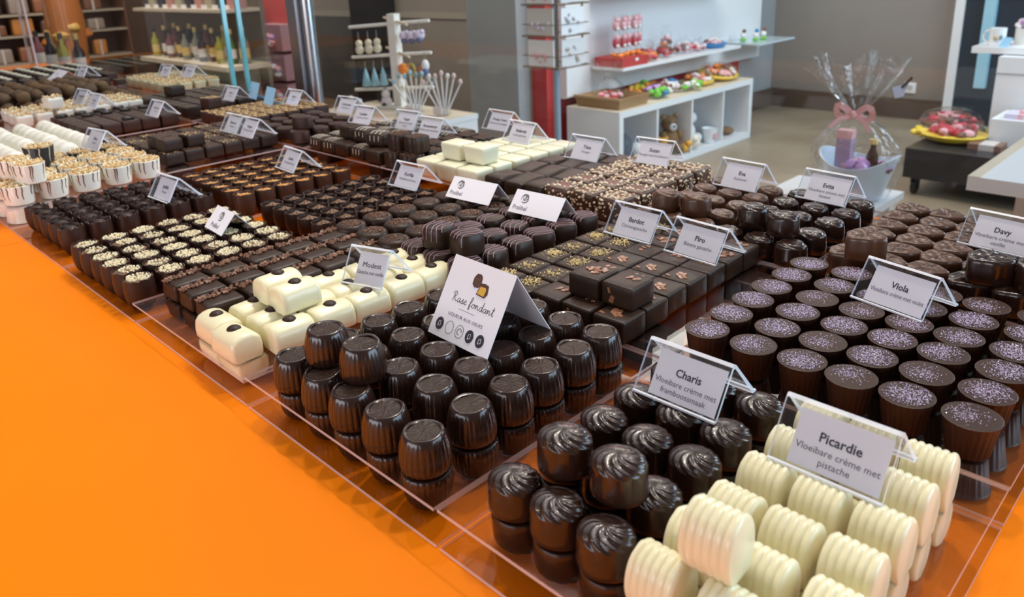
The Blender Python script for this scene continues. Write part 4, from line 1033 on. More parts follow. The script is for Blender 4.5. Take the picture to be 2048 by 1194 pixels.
def sweets():
    rn = random.Random(5); red = pal('sweet_red', (.55, .04, .06)); pink = pal('sweet_pink', (.80, .42, .45)); org = pal('sweet_orange', (.90, .26, .03)); yel = pal('sweet_yellow', (.85, .62, .06))
    pur = pal('sweet_purple', (.13, .04, .24)); grn = pal('sweet_green', (.18, .55, .06)); blu = pal('sweet_blue', (.03, .22, .50)); wh = pal('sweet_white', (.82, .78, .78)); brn = pal('sweet_brown', (.20, .08, .05))
    t = thing('red_box', 'flat red cardboard box at the near end of the ledge', 'box', (-2.915, 3.87, .631)); b = MB(); b.box(-.105, .105, -.13, .13, 0, .055, RED); obj('box', b, t)
    b = MB(); b.box(.1051, .106, .0, .03, .03, .045, PAP); obj('price_sticker', b, t)
    for i in range(5):
        t = thing('lollipop_bag', 'clear bag of red and white lollipops, %s of the five on the red box' % ORD[i], 'sweets', (-2.885+.012*(i % 2), 3.775+.055*i, .687), 0, 'lollipop bags on the red box'); t.scale = (1, 1, 1.2)
        b = MB()
        for z in (.05, .135):
            b.ball((0, 0, z+.02), .022, red if z < .1 else pink, 10, 6, 1.25); b.ball((.006, .004, z+.045), .019, pink, 10, 6, .9); b.ball((.015, -.004, z+.005), .012, wh, 8, 5)
        obj('lollipops', b, t); b = MB(); b.lathe([(.024, .0), (.027, .05), (.027, .17), (.012, .205)], CEL, 14); obj('clear_bag', b, t)
        b = MB(); candybits(b, 8, .01, 0, .005, .03, .025, .02, [org, org, pal('bow_orange', (.95, .35, .08))], rn, .013); obj('orange_bow', b, t)
    spec = [('sweets_bag', 'orange and red sweets bag beside the red box on the ledge', (-2.87, 4.10), [org, red, org], .05, .06, .05), ('sweets_bag', 'red sweets bag with a green knot on the ledge', (-2.94, 4.16), [red, red, grn], .05, .05, .07),
      ('sweets_bag', 'dark and red sweets bag in the middle of the ledge', (-2.90, 4.30), [brn, red, org], .06, .06, .07), ('gift_figure', 'standing wrapped pink figure on the ledge', (-2.95, 4.40), [pink, brn, wh], .04, .04, .14),
      ('sweets_bag', 'white and brown wrapped sweets on the ledge', (-2.90, 4.52), [wh, pink, brn], .07, .08, .07), ('sweets_bag', 'pink and red sweets bag before the blue dish', (-2.90, 4.70), [pink, red, wh], .06, .07, .04)]
    for nm, lb, (x, y), cols, rx, ry, rz in spec:
        t = thing(nm, lb, 'sweets', (x, y, .631)); b = MB(); candybits(b, 26, 0, 0, .017, rx*.8, ry*.8, rz, cols, rn); obj('sweets', b, t)
        b = MB(); b.lathe([(rx*.8, .0), (rx, .02), (rx*.8, rz+.01), (.015, rz+.035), (.03, rz+.055)], CEL, 14, cap0=False, cap1=False, sy=ry/rx); obj('clear_bag', b, t)
    t = thing('sweets_dish', 'blue dish of wrapped sweets at the far end of the ledge', 'sweets', (-2.91, 4.93, .631)); b = MB(); b.lathe([(.06, 0), (.075, .01), (.085, .03), (.078, .032)], blu, 24, sy=1.3); obj('dish', b, t)
    b = MB(); candybits(b, 26, 0, 0, .035, .06, .075, .03, [wh, pink, brn, wh], rn); obj('sweets', b, t)
    for i, (x, y, c1) in enumerate(((-2.95, 5.42, brn), (-2.88, 5.48, blu), (-2.88, 5.60, brn))):
        t = thing('bird_figurine', 'small bird figurine on a green base on the glass ledge, %s one' % ORD[i], 'figurine', (x, y, .624), 0, 'bird figurines'); b = MB(); b.ball((0, 0, .012), .028, grn, 10, 6, .4); obj('base', b, t)
        b = MB(); b.ball((0, 0, .045), .022, wh, 10, 6, 1.1); b.ball((.006, 0, .075), .016, c1, 10, 6); obj('bird', b, t)
    # on top of the cube shelf
    t = thing('wicker_tray', 'shallow brown wicker tray on the cube shelf', 'basket', (-2.84, 3.68, .42)); wk = pal('wicker', (.36, .22, .10), .7)
    b = MB()
    for z0, z1, s0, s1 in ((0, .06, .9, 1),):
        a0, a1, c0, c1 = .17*s0, .17, .15*s0, .15
        b.grid([[(-a0, -c0, 0), (a0, -c0, 0), (a0, c0, 0), (-a0, c0, 0)], [(-a1, -c1, .065), (a1, -c1, .065), (a1, c1, .065), (-a1, c1, .065)], [(-a1+.012, -c1+.012, .065), (a1-.012, -c1+.012, .065), (a1-.012, c1-.012, .065), (-a1+.012, c1-.012, .065)], [(-a0+.014, -c0+.014, .012), (a0-.014, -c0+.014, .012), (a0-.014, c0-.014, .012), (-a0+.014, c0-.014, .012)]], wk, True, True, True)
    obj('tray', b.mesh('tray', False), t); b = MB(); b.box(-.172, .172, -.152, -.14, .055, .069, pal('pale_wicker', (.5, .34, .18))); obj('rim', b, t)
    t = thing('cellophane_bag', 'cellophane bag of red sweets lying in the wicker tray', 'sweets', (-2.85, 3.67, .437)); b = MB(); candybits(b, 40, .0, .0, .02, .07, .065, .05, [red, pink, brn, pink], rn, .020); obj('sweets', b, t)
    b = MB(); b.lathe([(.08, .0), (.095, .05), (.08, .10), (.03, .14), (.06, .20), (.075, .235)], CEL, 22, mod=lambda t_, r, z: 1+.12*math.sin(t_*7)*(z > .12), cap1=False, sx=1.1); obj('clear_bag', b, t)
    for i, (x, y, cols, lb) in enumerate(((-2.90, 4.0, [yel, org], 'yellow and orange'), (-2.83, 4.05, [pur, pal('sweet_lilac', (.62, .35, .68))], 'purple and lilac'), (-2.74, 4.02, [grn, blu, grn], 'lime green and blue'), (-2.72, 4.36, [grn, wh], 'lime green and white'), (-2.88, 4.33, [pur, wh, blu], 'dark purple and white'), (-2.95, 4.17, [org, yel, grn], 'mixed bright orange'), (-2.86, 4.18, [wh, brn, pink], 'pale and brown'), (-2.78, 4.20, [brn, wh, wh], 'brown and clear'))):
        t = thing('sweet_garland', '%s ruffled sweet garland on the cube shelf' % lb, 'sweets', (x, y, .42), 0, 'sweet garlands on the cube shelf'); b = MB(); candybits(b, 22, 0, 0, .018, .05, .085, .055, cols, rn, .022); obj('sweets', b, t)
    for i, (x, y, tl, lb) in enumerate(((-2.80, 4.575, 0, 'flat yellow dish of pink sweets beside the lime garland'), (-2.82, 4.85, .35, 'round yellow wrapped sweets dish propped at the end of the cube shelf'))):
        t = thing('sweets_plate', lb, 'sweets', (x, y, .42+.001+.02*(tl > 0)), 0); t.rotation_euler = (0, tl*.6, 0); b = MB(); k = 1+.35*(i == 1); b.lathe([(.05*k, 0), (.085*k, .012), (.098*k, .03), (.09*k, .032)], yel, 24, sy=1.25); obj('dish', b, t)
        b = MB(); candybits(b, 34, 0, 0, .035, .075*k, .09*k, .05, [pink, brn, org, wh], rn, .022); obj('sweets', b, t); b = MB(); b.lathe([(.098*k, .03), (.08*k, .075), (.03, .10), (.003, .10)], CEL, 20, sy=1.25, cap0=False); obj('clear_wrap', b, t)
sweets()
def toys():
    yb = pal('plush_yellow', (.78, .42, .06), .9); bb = pal('plush_brown', (.23, .13, .06), .95); wb = pal('plush_white', (.80, .80, .80), .95)
    def bear(lb, loc, s, m, mz, rz=0):
        t = thing('plush_bear', lb, 'toy', loc, rz); b = MB()
        b.ball((0, 0, .07*s), .065*s, m, 14, 10, 1.15); b.ball((0, 0, .17*s), .052*s, m, 14, 10)
        for sy in (-1, 1): b.ball((.03*s, sy*.055*s, .10*s), .024*s, m, 10, 8, 1.5); b.ball((.055*s, sy*.045*s, .025*s), .030*s, m, 10, 8)
        obj('body', b, t); b = MB(); b.ball((.045*s, 0, .158*s), .024*s, mz, 10, 8); obj('muzzle', b, t); b = MB(); b.ball((.068*s, 0, .165*s), .008*s, BLK, 8, 6); obj('nose', b, t)
        for sy in (-1, 1): b = MB(); b.ball((0, sy*.042*s, .215*s), .019*s, m, 10, 8); obj('ear', b, t); b = MB(); b.ball((.045*s, sy*.02*s, .185*s), .006*s, BLK, 8, 6); obj('eye', b, t)
    bear('brown plush bear with a white muzzle in the second compartment', (-2.755, 4.165, .052), 1.05, bb, wb, -.5)
    bear('yellow plush bear sitting in front of the brown bear', (-2.690, 4.000, .048), .58, yb, yb, -.6)
    t = thing('plush_duck', 'small yellow plush chick lying at the compartment floor', 'toy', (-2.680, 4.222, .042)); b = MB(); b.ball((0, 0, .03), .035, yb, 12, 8, .8); b.ball((.03, .01, .06), .022, yb, 10, 8); obj('body', b, t); b = MB(); b.ball((.052, .012, .058), .008, pal('beak_orange', (.8, .25, .03)), 8, 6, .6); obj('beak', b, t)
    t = thing('plush_unicorn', 'white plush unicorn with a pink horn in the third compartment', 'toy', (-2.80, 4.44, .044)); b = MB(); b.ball((0, 0, .08), .06, wb, 12, 8, 1.2); b.ball((.03, 0, .18), .04, wb, 12, 8); b.ball((.05, -.07, .10), .03, wb, 10, 8); b.ball((.05, .06, .04), .03, wb, 10, 8); obj('body', b, t)
    b = MB(); b.lathe([(.010, .215), (.001, .265)], pal('sweet_pink', (.80, .42, .45)), 10, cx=.03); obj('horn', b, t)
    t = thing('flower_pot', 'white cup with a pink pattern beside the unicorn', 'pot', (-2.700, 4.570, .040)); b = MB(); b.lathe([(.035, 0), (.055, .10), (.05, .10), (.045, .09)], WHT, 20); obj('pot', b, t); b = MB(); b.box(.044, .05, -.02, .02, .03, .07, pal('sweet_pink', (.80, .42, .45))); obj('pink_pattern', b, t)
    t = thing('plush_lamb', 'round white plush in front of the unicorn on the shelf floor', 'toy', (-2.69, 4.345, .044)); b = MB(); b.ball((0, 0, .04), .05, pal('plush_cream', (.85, .78, .62), .95), 12, 8, .8); b.ball((.03, -.03, .075), .028, pal('plush_cream', (.85, .78, .62)), 10, 8); obj('body', b, t)
    t = thing('plush_dog', 'flat brown and pink plush in the fourth compartment', 'toy', (-2.74, 4.86, .038)); b = MB(); b.ball((0, 0, .03), .055, bb, 12, 8, .5); b.ball((-.03, -.07, .05), .035, pal('sweet_pink', (.80, .42, .45)), 10, 8); obj('body', b, t)
    t = thing('plush_sheep', 'grey plush with a pale face in the first compartment', 'toy', (-2.76, 3.66, .038)); b = MB(); b.ball((0, 0, .12), .08, pal('plush_grey', (.10, .12, .15), .95), 12, 8, 1.3); obj('body', b, t); b = MB(); b.ball((.07, .06, .12), .045, wb, 10, 8); obj('face', b, t)
toys()
def spinner():
    t = thing('card_spinner', 'tall wire spinner rack of greeting cards before the red wall', 'rack', (-2.795, 3.135, 0)); wire = pal('brown_wire', (.16, .11, .07), .4)
    b = MB(); b.tube([(0, 0, 0), (0, 0, 1.6)], .018, pal('blue_steel', (.30, .40, .50), .3), 12); obj('pole', b, t)
    b = MB(); b.lathe([(.20, 0), (.20, .012), (.05, .03), (.018, .05)], pal('blue_steel', (.30, .40, .50)), 24); obj('base', b, t)
    b = MB()
    for sx in (-1, 1):
        for sy in (-1, 1): b.tube([(sx*.10, sy*.10, .715), (sx*.10, sy*.10, 1.6)], .006, wire)
    for z in (.72, .88, 1.04, 1.20, 1.36): b.tube([(-.125, -.125, z), (.125, -.125, z), (.125, .125, z), (-.125, .125, z), (-.125, -.125, z)], .005, wire); b.tube([(-.125, -.125, z+.06), (.125, -.125, z+.06), (.125, .125, z+.06), (-.125, .125, z+.06), (-.125, -.125, z+.06)], .002, wire)
    obj('wire_frame', b, t)
    cols = [(.80, .80, .80), (.70, .72, .74), (.62, .60, .56), (.82, .84, .88)]; ins = [(.65, .35, .35), (.45, .42, .40), (.62, .55, .66), (.5, .5, .55)]
    def card(r, fc):
        z = .727+.16*r; k = r*2+fc
        c = thing('greeting_card', '%s greeting card in the %s pocket of the spinner, %s side' % (('white', 'pale grey', 'ivory')[k % 3], ('lowest', 'second lowest', 'third lowest', 'fourth lowest')[r], ('counter', 'shelf')[fc]), 'card', (-2.795, 3.135, z), 0 if fc == 0 else PI/2, 'greeting cards')
        b = MB(); b.box(-.09, .09, -.121, -.112, 0, .135, pal('card_%s' % 'abcd'[k % 4], cols[k % 4], .6)); obj('paper', b, c)
        b = MB(); rn = random.Random(k)
        for i in range(9): b.ball((rn.uniform(-.06, .06), -.1212, rn.uniform(.02, .06 if fc == 0 else .10)), rn.uniform(.005, .014), pal('card_print_%s' % 'abcd'[k % 4], ins[k % 4], .6), 8, 5)
        obj('printed_picture', b, c)
    for r in range(4):
        for fc in (0, 1): card(r, fc)
spinner()
def stand_table():
    t = thing('white_table', 'low white table with a pale top carrying the earring stand', 'table', (0, 0, 0))
    x0, x1, y0, y1, H = -3.34, -2.60, 1.72, 2.37, .60
    b = MB(); b.box(x0, x1, y0, y1, H-.022, H, PLY, WHT); obj('tabletop', b, t); b = MB(); b.box(x0+.02, x1-.003, y0+.02, y1-.003, H-.085, H-.022, WHT); obj('apron', b, t)
    for x in (x0+.03, x1-.075):
        for y in (y0+.03, y1-.075): b = MB(); b.box(x, x+.07, y, y+.07, 0, H-.085, WHT); obj('leg', b, t)
    cw = pal('stand_white', (.82, .80, .74), .5); t = thing('earring_stand', 'white wooden peg stand hung with charms', 'stand', (-3.045, 2.268, H), rad(14))
    b = MB(); b.box(-.022, .022, -.022, .022, 0, .445, cw); obj('post', b, t); b = MB(); b.box(-.08, .08, -.06, .06, 0, .012, cw); obj('base', b, t)
    for z, dz in ((.395, .0), (.25, .0), (.09, .0)):
        b = MB(); b.tube([(-.27, -.012, z-.012), (.20, .012, z+.018)], .0075, cw, 8); obj('peg', b, t); b = MB(); b.tube([(-.14, .10, z+.026), (.15, -.09, z+.008)], .006, pal('peg_wood', (.66, .55, .38)), 8); obj('peg', b, t)
    bl = pal('charm_blue', (.30, .52, .60), .6); cr = pal('charm_cream', (.72, .66, .50), .6); lv = pal('charm_lilac', (.70, .62, .78), .6); nv = pal('charm_navy', (.08, .12, .25), .5); og = pal('sweet_orange', (.9, .26, .03)); bk = pal('charm_black', (.03, .03, .03))
    def charm(i, x, z, kind, lb):
        c = thing('hanging_charm', lb, 'charm', (-3.045+x*math.cos(rad(14)), 2.268+x*math.sin(rad(14))-.012, H+z), 0, 'charms on the peg stand'); b = MB(); b.tube([(0, 0, .06), (0, 0, .02)], .0022, pal('charm_cord', (.25, .22, .2)), 5); obj('cord', b, c); b = MB()
        if kind == 'drop': b.lathe([(.003, .025), (.012, -.005), (.022, -.055), (.020, -.062), (.003, -.062)], bl, 12)
        elif kind == 'bear': b.ball((0, 0, .005), .018, cr, 10, 8); b.ball((0, 0, -.025), .021, cr, 10, 8, 1.1)
        elif kind == 'cow': b.ball((0, 0, .0), .022, pal('sweet_white', (.82, .78, .78)), 10, 8); b.ball((0, 0, -.045), .030, pal('sweet_white', (.82, .78, .78)), 10, 8, 1.2); b.ball((.012, -.02, -.05), .014, bk, 8, 6); b.ball((-.015, -.02, -.03), .012, bk, 8, 6); b.ball((.01, -.02, -.085), .012, bk, 8, 6)
        elif kind == 'lilac': b.ball((0, 0, -.0), .026, lv, 10, 8, .9); b.ball((.01, -.012, -.022), .015, nv, 8, 6); b.ball((.02, 0, .015), .012, lv, 8, 6)
        elif kind == 'orange': b.ball((0, 0, -.01), .026, og, 12, 8, 1.1)
        elif kind == 'ring': b.tube([(.028*math.cos(a*.4), 0, -.012+.028*math.sin(a*.4)) for a in range(17)], .006, pal('ring_gold', (.6, .5, .12)), 6)
        elif kind == 'mix': b.ball((0, 0, .0), .020, pal('sweet_white', (.82, .78, .78)), 10, 8, 1.4); b.ball((-.02, -.01, -.02), .02, pal('charm_rust', (.5, .14, .06)), 10, 8); b.ball((.012, -.01, -.03), .018, nv, 10, 8)
        obj('pendant', b, c)
    L = [(-.215, .30, 'bear', 'cream bear charm at the outer end of the top peg'), (-.155, .305, 'bear', 'cream bear charm second from the outer end of the top peg'), (-.10, .31, 'bear', 'cream bear charm closest to the post'), (.07, .345, 'lilac', 'lilac charm beside the post on the top peg'), (.115, .345, 'lilac', 'lilac charm in the middle of the top peg'), (.16, .35, 'lilac', 'lilac charm at the end of the top peg'),
         (-.19, .16, 'drop', 'pale blue drop charm, outermost on the middle peg'), (-.135, .165, 'drop', 'pale blue drop charm in the middle'), (-.08, .17, 'drop', 'pale blue drop charm next to the post'), (.05, .20, 'orange', 'orange charm beside the post'), (.095, .20, 'ring', 'golden ring charm beside the orange one'), (.18, .21, 'mix', 'rust and navy charm at the peg end'), (-.075, .035+.03, 'cow', 'black and white cow charm under the lowest peg')]
    for i, (x, z, k, lb) in enumerate(L): charm(i, x, z, k, lb)
    for i, (x, y, m) in enumerate(((-3.22, 2.10, cr), (-3.11, 2.07, pal('sweet_white', (.82, .78, .78))))):
        t = thing('small_figurine', 'small %s animal figurine on the white table' % ('cream' if i == 0 else 'white'), 'figurine', (x, y, H)); b = MB(); b.ball((0, 0, .022), .026, m, 10, 8, .85); b.ball((.02, -.01, .055), .017, m, 10, 8); obj('body', b, t)
    t = thing('black_box', 'black display box behind the cow charm', 'box', (-3.25, 2.335, H+.001)); b = MB(); b.box(-.085, .085, .0, .03, 0, .13, BLK); obj('box', b, t)
    for p, (x, y, n, cols) in enumerate(((-2.84, 2.20, 8, [bl, pal('stick_teal', (.22, .36, .38)), bl]), (-2.70, 2.25, 7, [pal('pale_rose', (.72, .55, .52)), pal('sweet_white', (.82, .78, .78)), pal('pale_rose', (.72, .55, .52))]))):
        t = thing('glass_pot', 'small clear pot holding the %s lollipop sticks' % ('blue' if p == 0 else 'pink'), 'pot', (x, y, H)); b = MB(); b.lathe([(.034, 0), (.036, .06), (.033, .06), (.031, .005)], CEL, 16); obj('pot', b, t)
        b = MB(); b.box(-.03, .03, -.037, -.035, .01, .045, PAP); obj('pot_label', b, t)
        for i in range(n):
            s_ = thing('lollipop_stick', '%s chocolate lollipop on a white stick, %s in its pot' % ('blue' if p == 0 else 'pink', ORD[i]), 'sweets', (x, y, H+.008), 0, 'lollipop sticks in the pots')
            a = -1+2*i/(n-1); tx, ty, tz = a*(.085 if p == 0 else .07), a*.05, .165-.03*a*a+.01*(i % 2); b = MB(); b.tube([(a*.02, .004*(i % 2), 0), (tx, ty, tz)], .0036, pal('stick_white', (.85, .85, .85)), 6); obj('stick', b, s_)
            b = MB(); b.ball((tx, ty, tz+.008), .010, cols[i % 3], 10, 7, 1.4); obj('lollipop', b, s_)
stand_table()
def gift():
    t = thing('side_table', 'white side table under the cellophane gift basket', 'table', (0, 0, 0)); b = MB(); b.box(-1.15, -.80, 2.25, 2.56, .475, .497, WHT); obj('tabletop', b, t)
    for x in (-1.13, -.86):
        for y in (2.27, 2.50): b = MB(); b.box(x, x+.04, y, y+.04, 0, .475, WHT); obj('leg', b, t)
    t = thing('gift_basket', 'white oval pail gift wrapped in clear cellophane with pink bow', 'gift', (-.90, 2.42, .498)); pail = pal('pail_white', (.66, .76, .86), .35)
    b = MB(); n = 48; rows = []
    for r, z in ((.070, 0), (.074, .002), (.112, .118), (.118, .128), (.113, .128), (.108, .118), (.070, .008)):
        rows.append([(r*1.02*math.cos(2*PI*j/n), r*.92*math.sin(2*PI*j/n), z+(.018*math.cos(2*2*PI*j/n)*(z/.128) if z > .05 else 0)) for j in range(n)])
    b.grid(rows, pail, True, True, True); obj('pail', b, t)
    b = MB(); rows = []
    for r, z, ru in ((.085, .0, .04), (.112, .05, .03), (.134, .11, .03), (.125, .16, .05), (.08, .215, .10), (.032, .25, .18), (.016, .262, .2), (.022, .275, .25), (.06, .32, .22), (.10, .375, .2), (.125, .42, .2)):
        rows.append([((r*(1+ru*math.sin(2*PI*j/72*9+z*6)+ru*.5*math.sin(2*PI*j/72*17)))*math.cos(2*PI*j/72)-.02*(z/.26), (r*(1+ru*math.sin(2*PI*j/72*9+z*6)))*.9*math.sin(2*PI*j/72), z+(.025*math.sin(2*PI*j/72*5) if z > .41 else 0)) for j in range(72)])
    b.grid(rows, CEL, True); obj('cellophane_wrap', b.mesh('wrap', ang=80), t)
    pk = pal('ribbon_pink', (.80, .45, .45), .4); b = MB()
    for sg in (-1, 1):
        loop = [(-.02+sg*(.005+.05*math.sin(a*PI/8)), -.022-.01*math.sin(a*PI/4), .262+.022*math.sin(a*PI/4)*(1)+.01*math.sin(a*PI/8)) for a in range(9)]
        b.ribbon(loop, .020, (0, -1, .3), pk); b.ribbon([(-.02, -.024, .26), (-.02+sg*.035, -.04, .25), (-.02+sg*.06, -.05, .222)], .012, (0, -1, .2), pk)
    b.ball((-.02, -.022, .262), .012, pk, 10, 8); obj('pink_bow', b, t)
    b = MB(); b.box(-.058, -.012, -.045, -.012, .09, .205, pal('box_lilac', (.44, .33, .48))); obj('sweets_box', b, t); b = MB(); b.box(-.0585, -.0115, -.0455, -.0115, .19, .215, pk); obj('box_lid', b, t)
    b = MB(); b.lathe([(.018, .03), (.018, .14), (.008, .165), (.008, .18)], pal('bottle_amber', (.06, .03, .015), .1), 16, cx=.045, cy=-.015); obj('bottle', b, t); b = MB(); b.lathe([(.013, .178), (.013, .192)], pal('cap_gold', (.75, .55, .2), .25), 16, cx=.045, cy=-.015); obj('bottle_cap', b, t)
    b = MB(); candybits(b, 26, .03, -.02, .10, .06, .05, .03, [pal('sweet_pink', (.80, .42, .45)), pal('sweet_lilac', (.62, .35, .68)), pal('sweet_brown', (.2, .08, .05))], random.Random(3), .018); obj('wrapped_sweets', b, t)
    b = MB(); q = [(.085, -.03, .355), (.135, -.045, .375), (.125, -.05, .335), (.10, -.04, .325)]
    b.add(q+[(a, c+.001, d) for a, c, d in q], [(0, 1, 2, 3), (7, 6, 5, 4), (0, 4, 5, 1), (1, 5, 6, 2), (2, 6, 7, 3), (3, 7, 4, 0)], pal('tag_blue', (.55, .66, .92))); obj('gift_tag', b, t)
    b = MB(); b.tube([(.118, -.05, .36), (.145, -.05, .392)], .004, BLK, 6); obj('tag_clip', b, t)
gift()
def right_side():
    t = thing('wheeled_platform', 'low black platform on castors holding gift plates', 'platform', (0, 0, 0)); b = MB(); b.box(-1.338, .2, 4.22, 5.05, .095, .25, BLK); obj('platform', b, t)
    for x, y in ((-1.29, 4.28), (.1, 4.28), (-1.29, 4.98), (.1, 4.98)): b = MB(); b.tube([(x-.012, y, .04), (x+.012, y, .04)], .04, BLK, 14); b.box(x-.02, x+.02, y-.015, y+.015, .06, .095, BLK); obj('castor', b, t)
    rn = random.Random(8); red = pal('sweet_red', (.55, .04, .06)); pink = pal('sweet_pink', (.80, .42, .45)); brn = pal('sweet_brown', (.2, .08, .05))
    for i, (x, y, c, lb) in enumerate(((-1.20, 4.52, pal('sweet_yellow', (.85, .62, .06)), 'yellow rimmed gift plate of red sweets on the black platform'), (-1.31, 4.84, pal('sweet_brown', (.2, .08, .05)), 'dark red gift plate behind the yellow one'))):
        t = thing('gift_plate', lb, 'gift', (x, y, .25)); b = MB(); b.lathe([(.09, 0), (.13, .015), (.15, .04), (.14, .042)], c, 28, sx=1.1); obj('plate', b, t); b = MB(); candybits(b, 50, 0, 0, .045, .115, .11, .05, [red, pink, red, brn], rn, .026); obj('sweets', b, t)
        b = MB(); b.lathe([(.15, .04), (.13, .085), (.06, .115), (.002, .118)], CEL, 24, cap0=False, sx=1.1, mod=lambda t_, r, z: 1+.05*math.sin(9*t_)); obj('clear_wrap', b, t)
        if i == 0: b = MB(); candybits(b, 12, -.16, -.03, .02, .03, .03, .05, [c], rn, .02); obj('yellow_bow', b, t)
    t = thing('chocolate_box', 'flat brown box with a pale band on the platform', 'box', (-1.02, 4.42, .25)); b = MB(); b.box(-.07, .08, -.06, .06, 0, .03, pal('box_brown', (.22, .12, .08))); obj('box', b, t); b = MB(); b.box(-.02, .05, -.0605, .0605, .0005, .0305, pal('band_pale', (.62, .55, .52))); obj('paper_band', b, t)
    t = thing('white_plinth', 'white display plinth on the black platform', 'plinth', (0, 0, 0)); b = MB(); b.box(-1.04, -.55, 4.52, 4.82, .25, .385, WHT); obj('plinth', b, t)
    t = thing('praline_box', 'slim lilac box with a bow on the white plinth', 'box', (-.93, 4.62, .385)); b = MB(); b.box(-.06, .2, -.06, .08, 0, .025, pal('box_pale_lilac', (.66, .62, .78))); obj('box', b, t); b = MB(); b.box(.0, .02, -.061, .081, .0, .027, pink); b.ball((.01, 0, .032), .018, pink, 10, 6, .7); obj('ribbon', b, t)
    t = thing('white_cabinet', 'tall white cabinet behind the plinth', 'cabinet', (0, 0, 0)); b = MB(); b.box(-1.125, -.4, 4.86, 5.04, .25, .66, WHT); obj('body', b, t); b = MB(); b.box(-1.127, -.4, 4.855, 4.86, .57, .575, GRY); obj('shadow_gap', b, t)
    t = thing('white_shelf', 'thick white shelf with a mug beside the dark door', 'shelf', (0, 0, 0)); b = MB(); b.box(-1.285, -.4, 4.95, 5.35, .665, .70, WHT, WHT); obj('shelf_board', b, t); b = MB(); b.box(-1.0, -.95, 5.1, 5.2, .25, .664, WHT); obj('support', b, t)
    t = thing('mug', 'white mug with small printed figures on the white shelf', 'mug', (-1.185, 5.03, .70)); b = MB(); b.lathe([(.036, 0), (.040, .004), (.041, .098), (.038, .098), (.036, .008)], WHT, 28); obj('mug_body', b, t)
    b = MB(); b.tube([(-.038-.034*math.sin(a*PI/8), 0, .05+.034*math.cos(a*PI/8)) for a in range(9)], .006, WHT, 8); obj('handle', b, t); b = MB(); b.ball((.0, -.040, .045), .012, pal('print_tan', (.5, .38, .2)), 8, 6, 1.3); b.ball((.025, -.034, .05), .010, pal('print_grey_blue', (.25, .3, .4)), 8, 6, 1.4); obj('printed_figures', b, t)
    t = thing('glass_mug', 'patterned white mug behind the first mug', 'mug', (-1.08, 5.14, .70)); b = MB(); b.lathe([(.045, 0), (.047, .09), (.043, .09), (.04, .01)], pal('cup_pale', (.7, .66, .6)), 24); obj('mug_body', b, t); b = MB(); candybits(b, 14, 0, 0, .095, .04, .04, .05, [pal('sweet_white', (.82, .78, .78)), pal('sweet_lilac', (.62, .35, .68)), pal('charm_blue', (.3, .52, .6))], rn, .018); obj('wrapped_sweets', b, t)
    t = thing('price_tag', 'small pale blue tag standing in front of the mug', 'tag', (-1.14, 4.965, .70)); b = MB(); b.add([(-.02, 0, 0), (.025, 0, .0), (.045, .012, .05), (.0, .012, .055), (-.02, .002, 0), (.025, .002, 0), (.045, .014, .05), (0, .014, .055)], [(0, 1, 2, 3), (7, 6, 5, 4), (0, 4, 5, 1), (1, 5, 6, 2), (2, 6, 7, 3), (3, 7, 4, 0)], pal('tag_sky', (.35, .65, .88))); obj('tag_card', b, t)
    t = thing('display_table', 'white table whose corner enters beside the black platform', 'table', (0, 0, 0)); b = MB(); b.box(-.463, .5, 1.892, 2.75, .718, .75, WHT); obj('tabletop', b, t); b = MB(); b.box(-.463, -.438, 1.892, 2.75, .75, .7508, PLY); obj('wooden_edge', b, t)
    for x in (-.38, .42):
        for y in (1.97, 2.66): b = MB(); b.box(x, x+.05, y, y+.05, 0, .718, WHT); obj('leg', b, t)
    t = thing('wall_socket', 'white wall socket low on the taupe wall', 'socket', (-2.008, 6.27, .233)); b = MB(); b.rbox(.088, .012, .082, .004, WHT, z0=-.041, cy=-.006); obj('socket_plate', b, t); b = MB(); b.tube([(0, -.0125, 0), (0, -.010, 0)], .021, pal('socket_grey', (.5, .48, .46)), 20); obj('socket_hole', b, t)
right_side()
def bottle(name, lb, x, y, z, h, c, lc, cap, grp):
    t = thing(name, lb, 'bottle', (x, y, z), 0, grp); m = pal('bottle_%s' % c[0], c[1], .2, .3); r = h*.14
    b = MB(); b.lathe([(r*.9, 0), (r, .01), (r, h*.55), (r*.4, h*.72), (r*.36, h*.92)], m, 14); obj('bottle_glass', b, t); b = MB(); b.lathe([(r*1.02, h*.15), (r*1.02, h*.42)], lc, 14); obj('bottle_label', b, t); b = MB(); b.lathe([(r*.42, h*.86), (r*.42, h)], cap, 10); obj('bottle_cap', b, t)
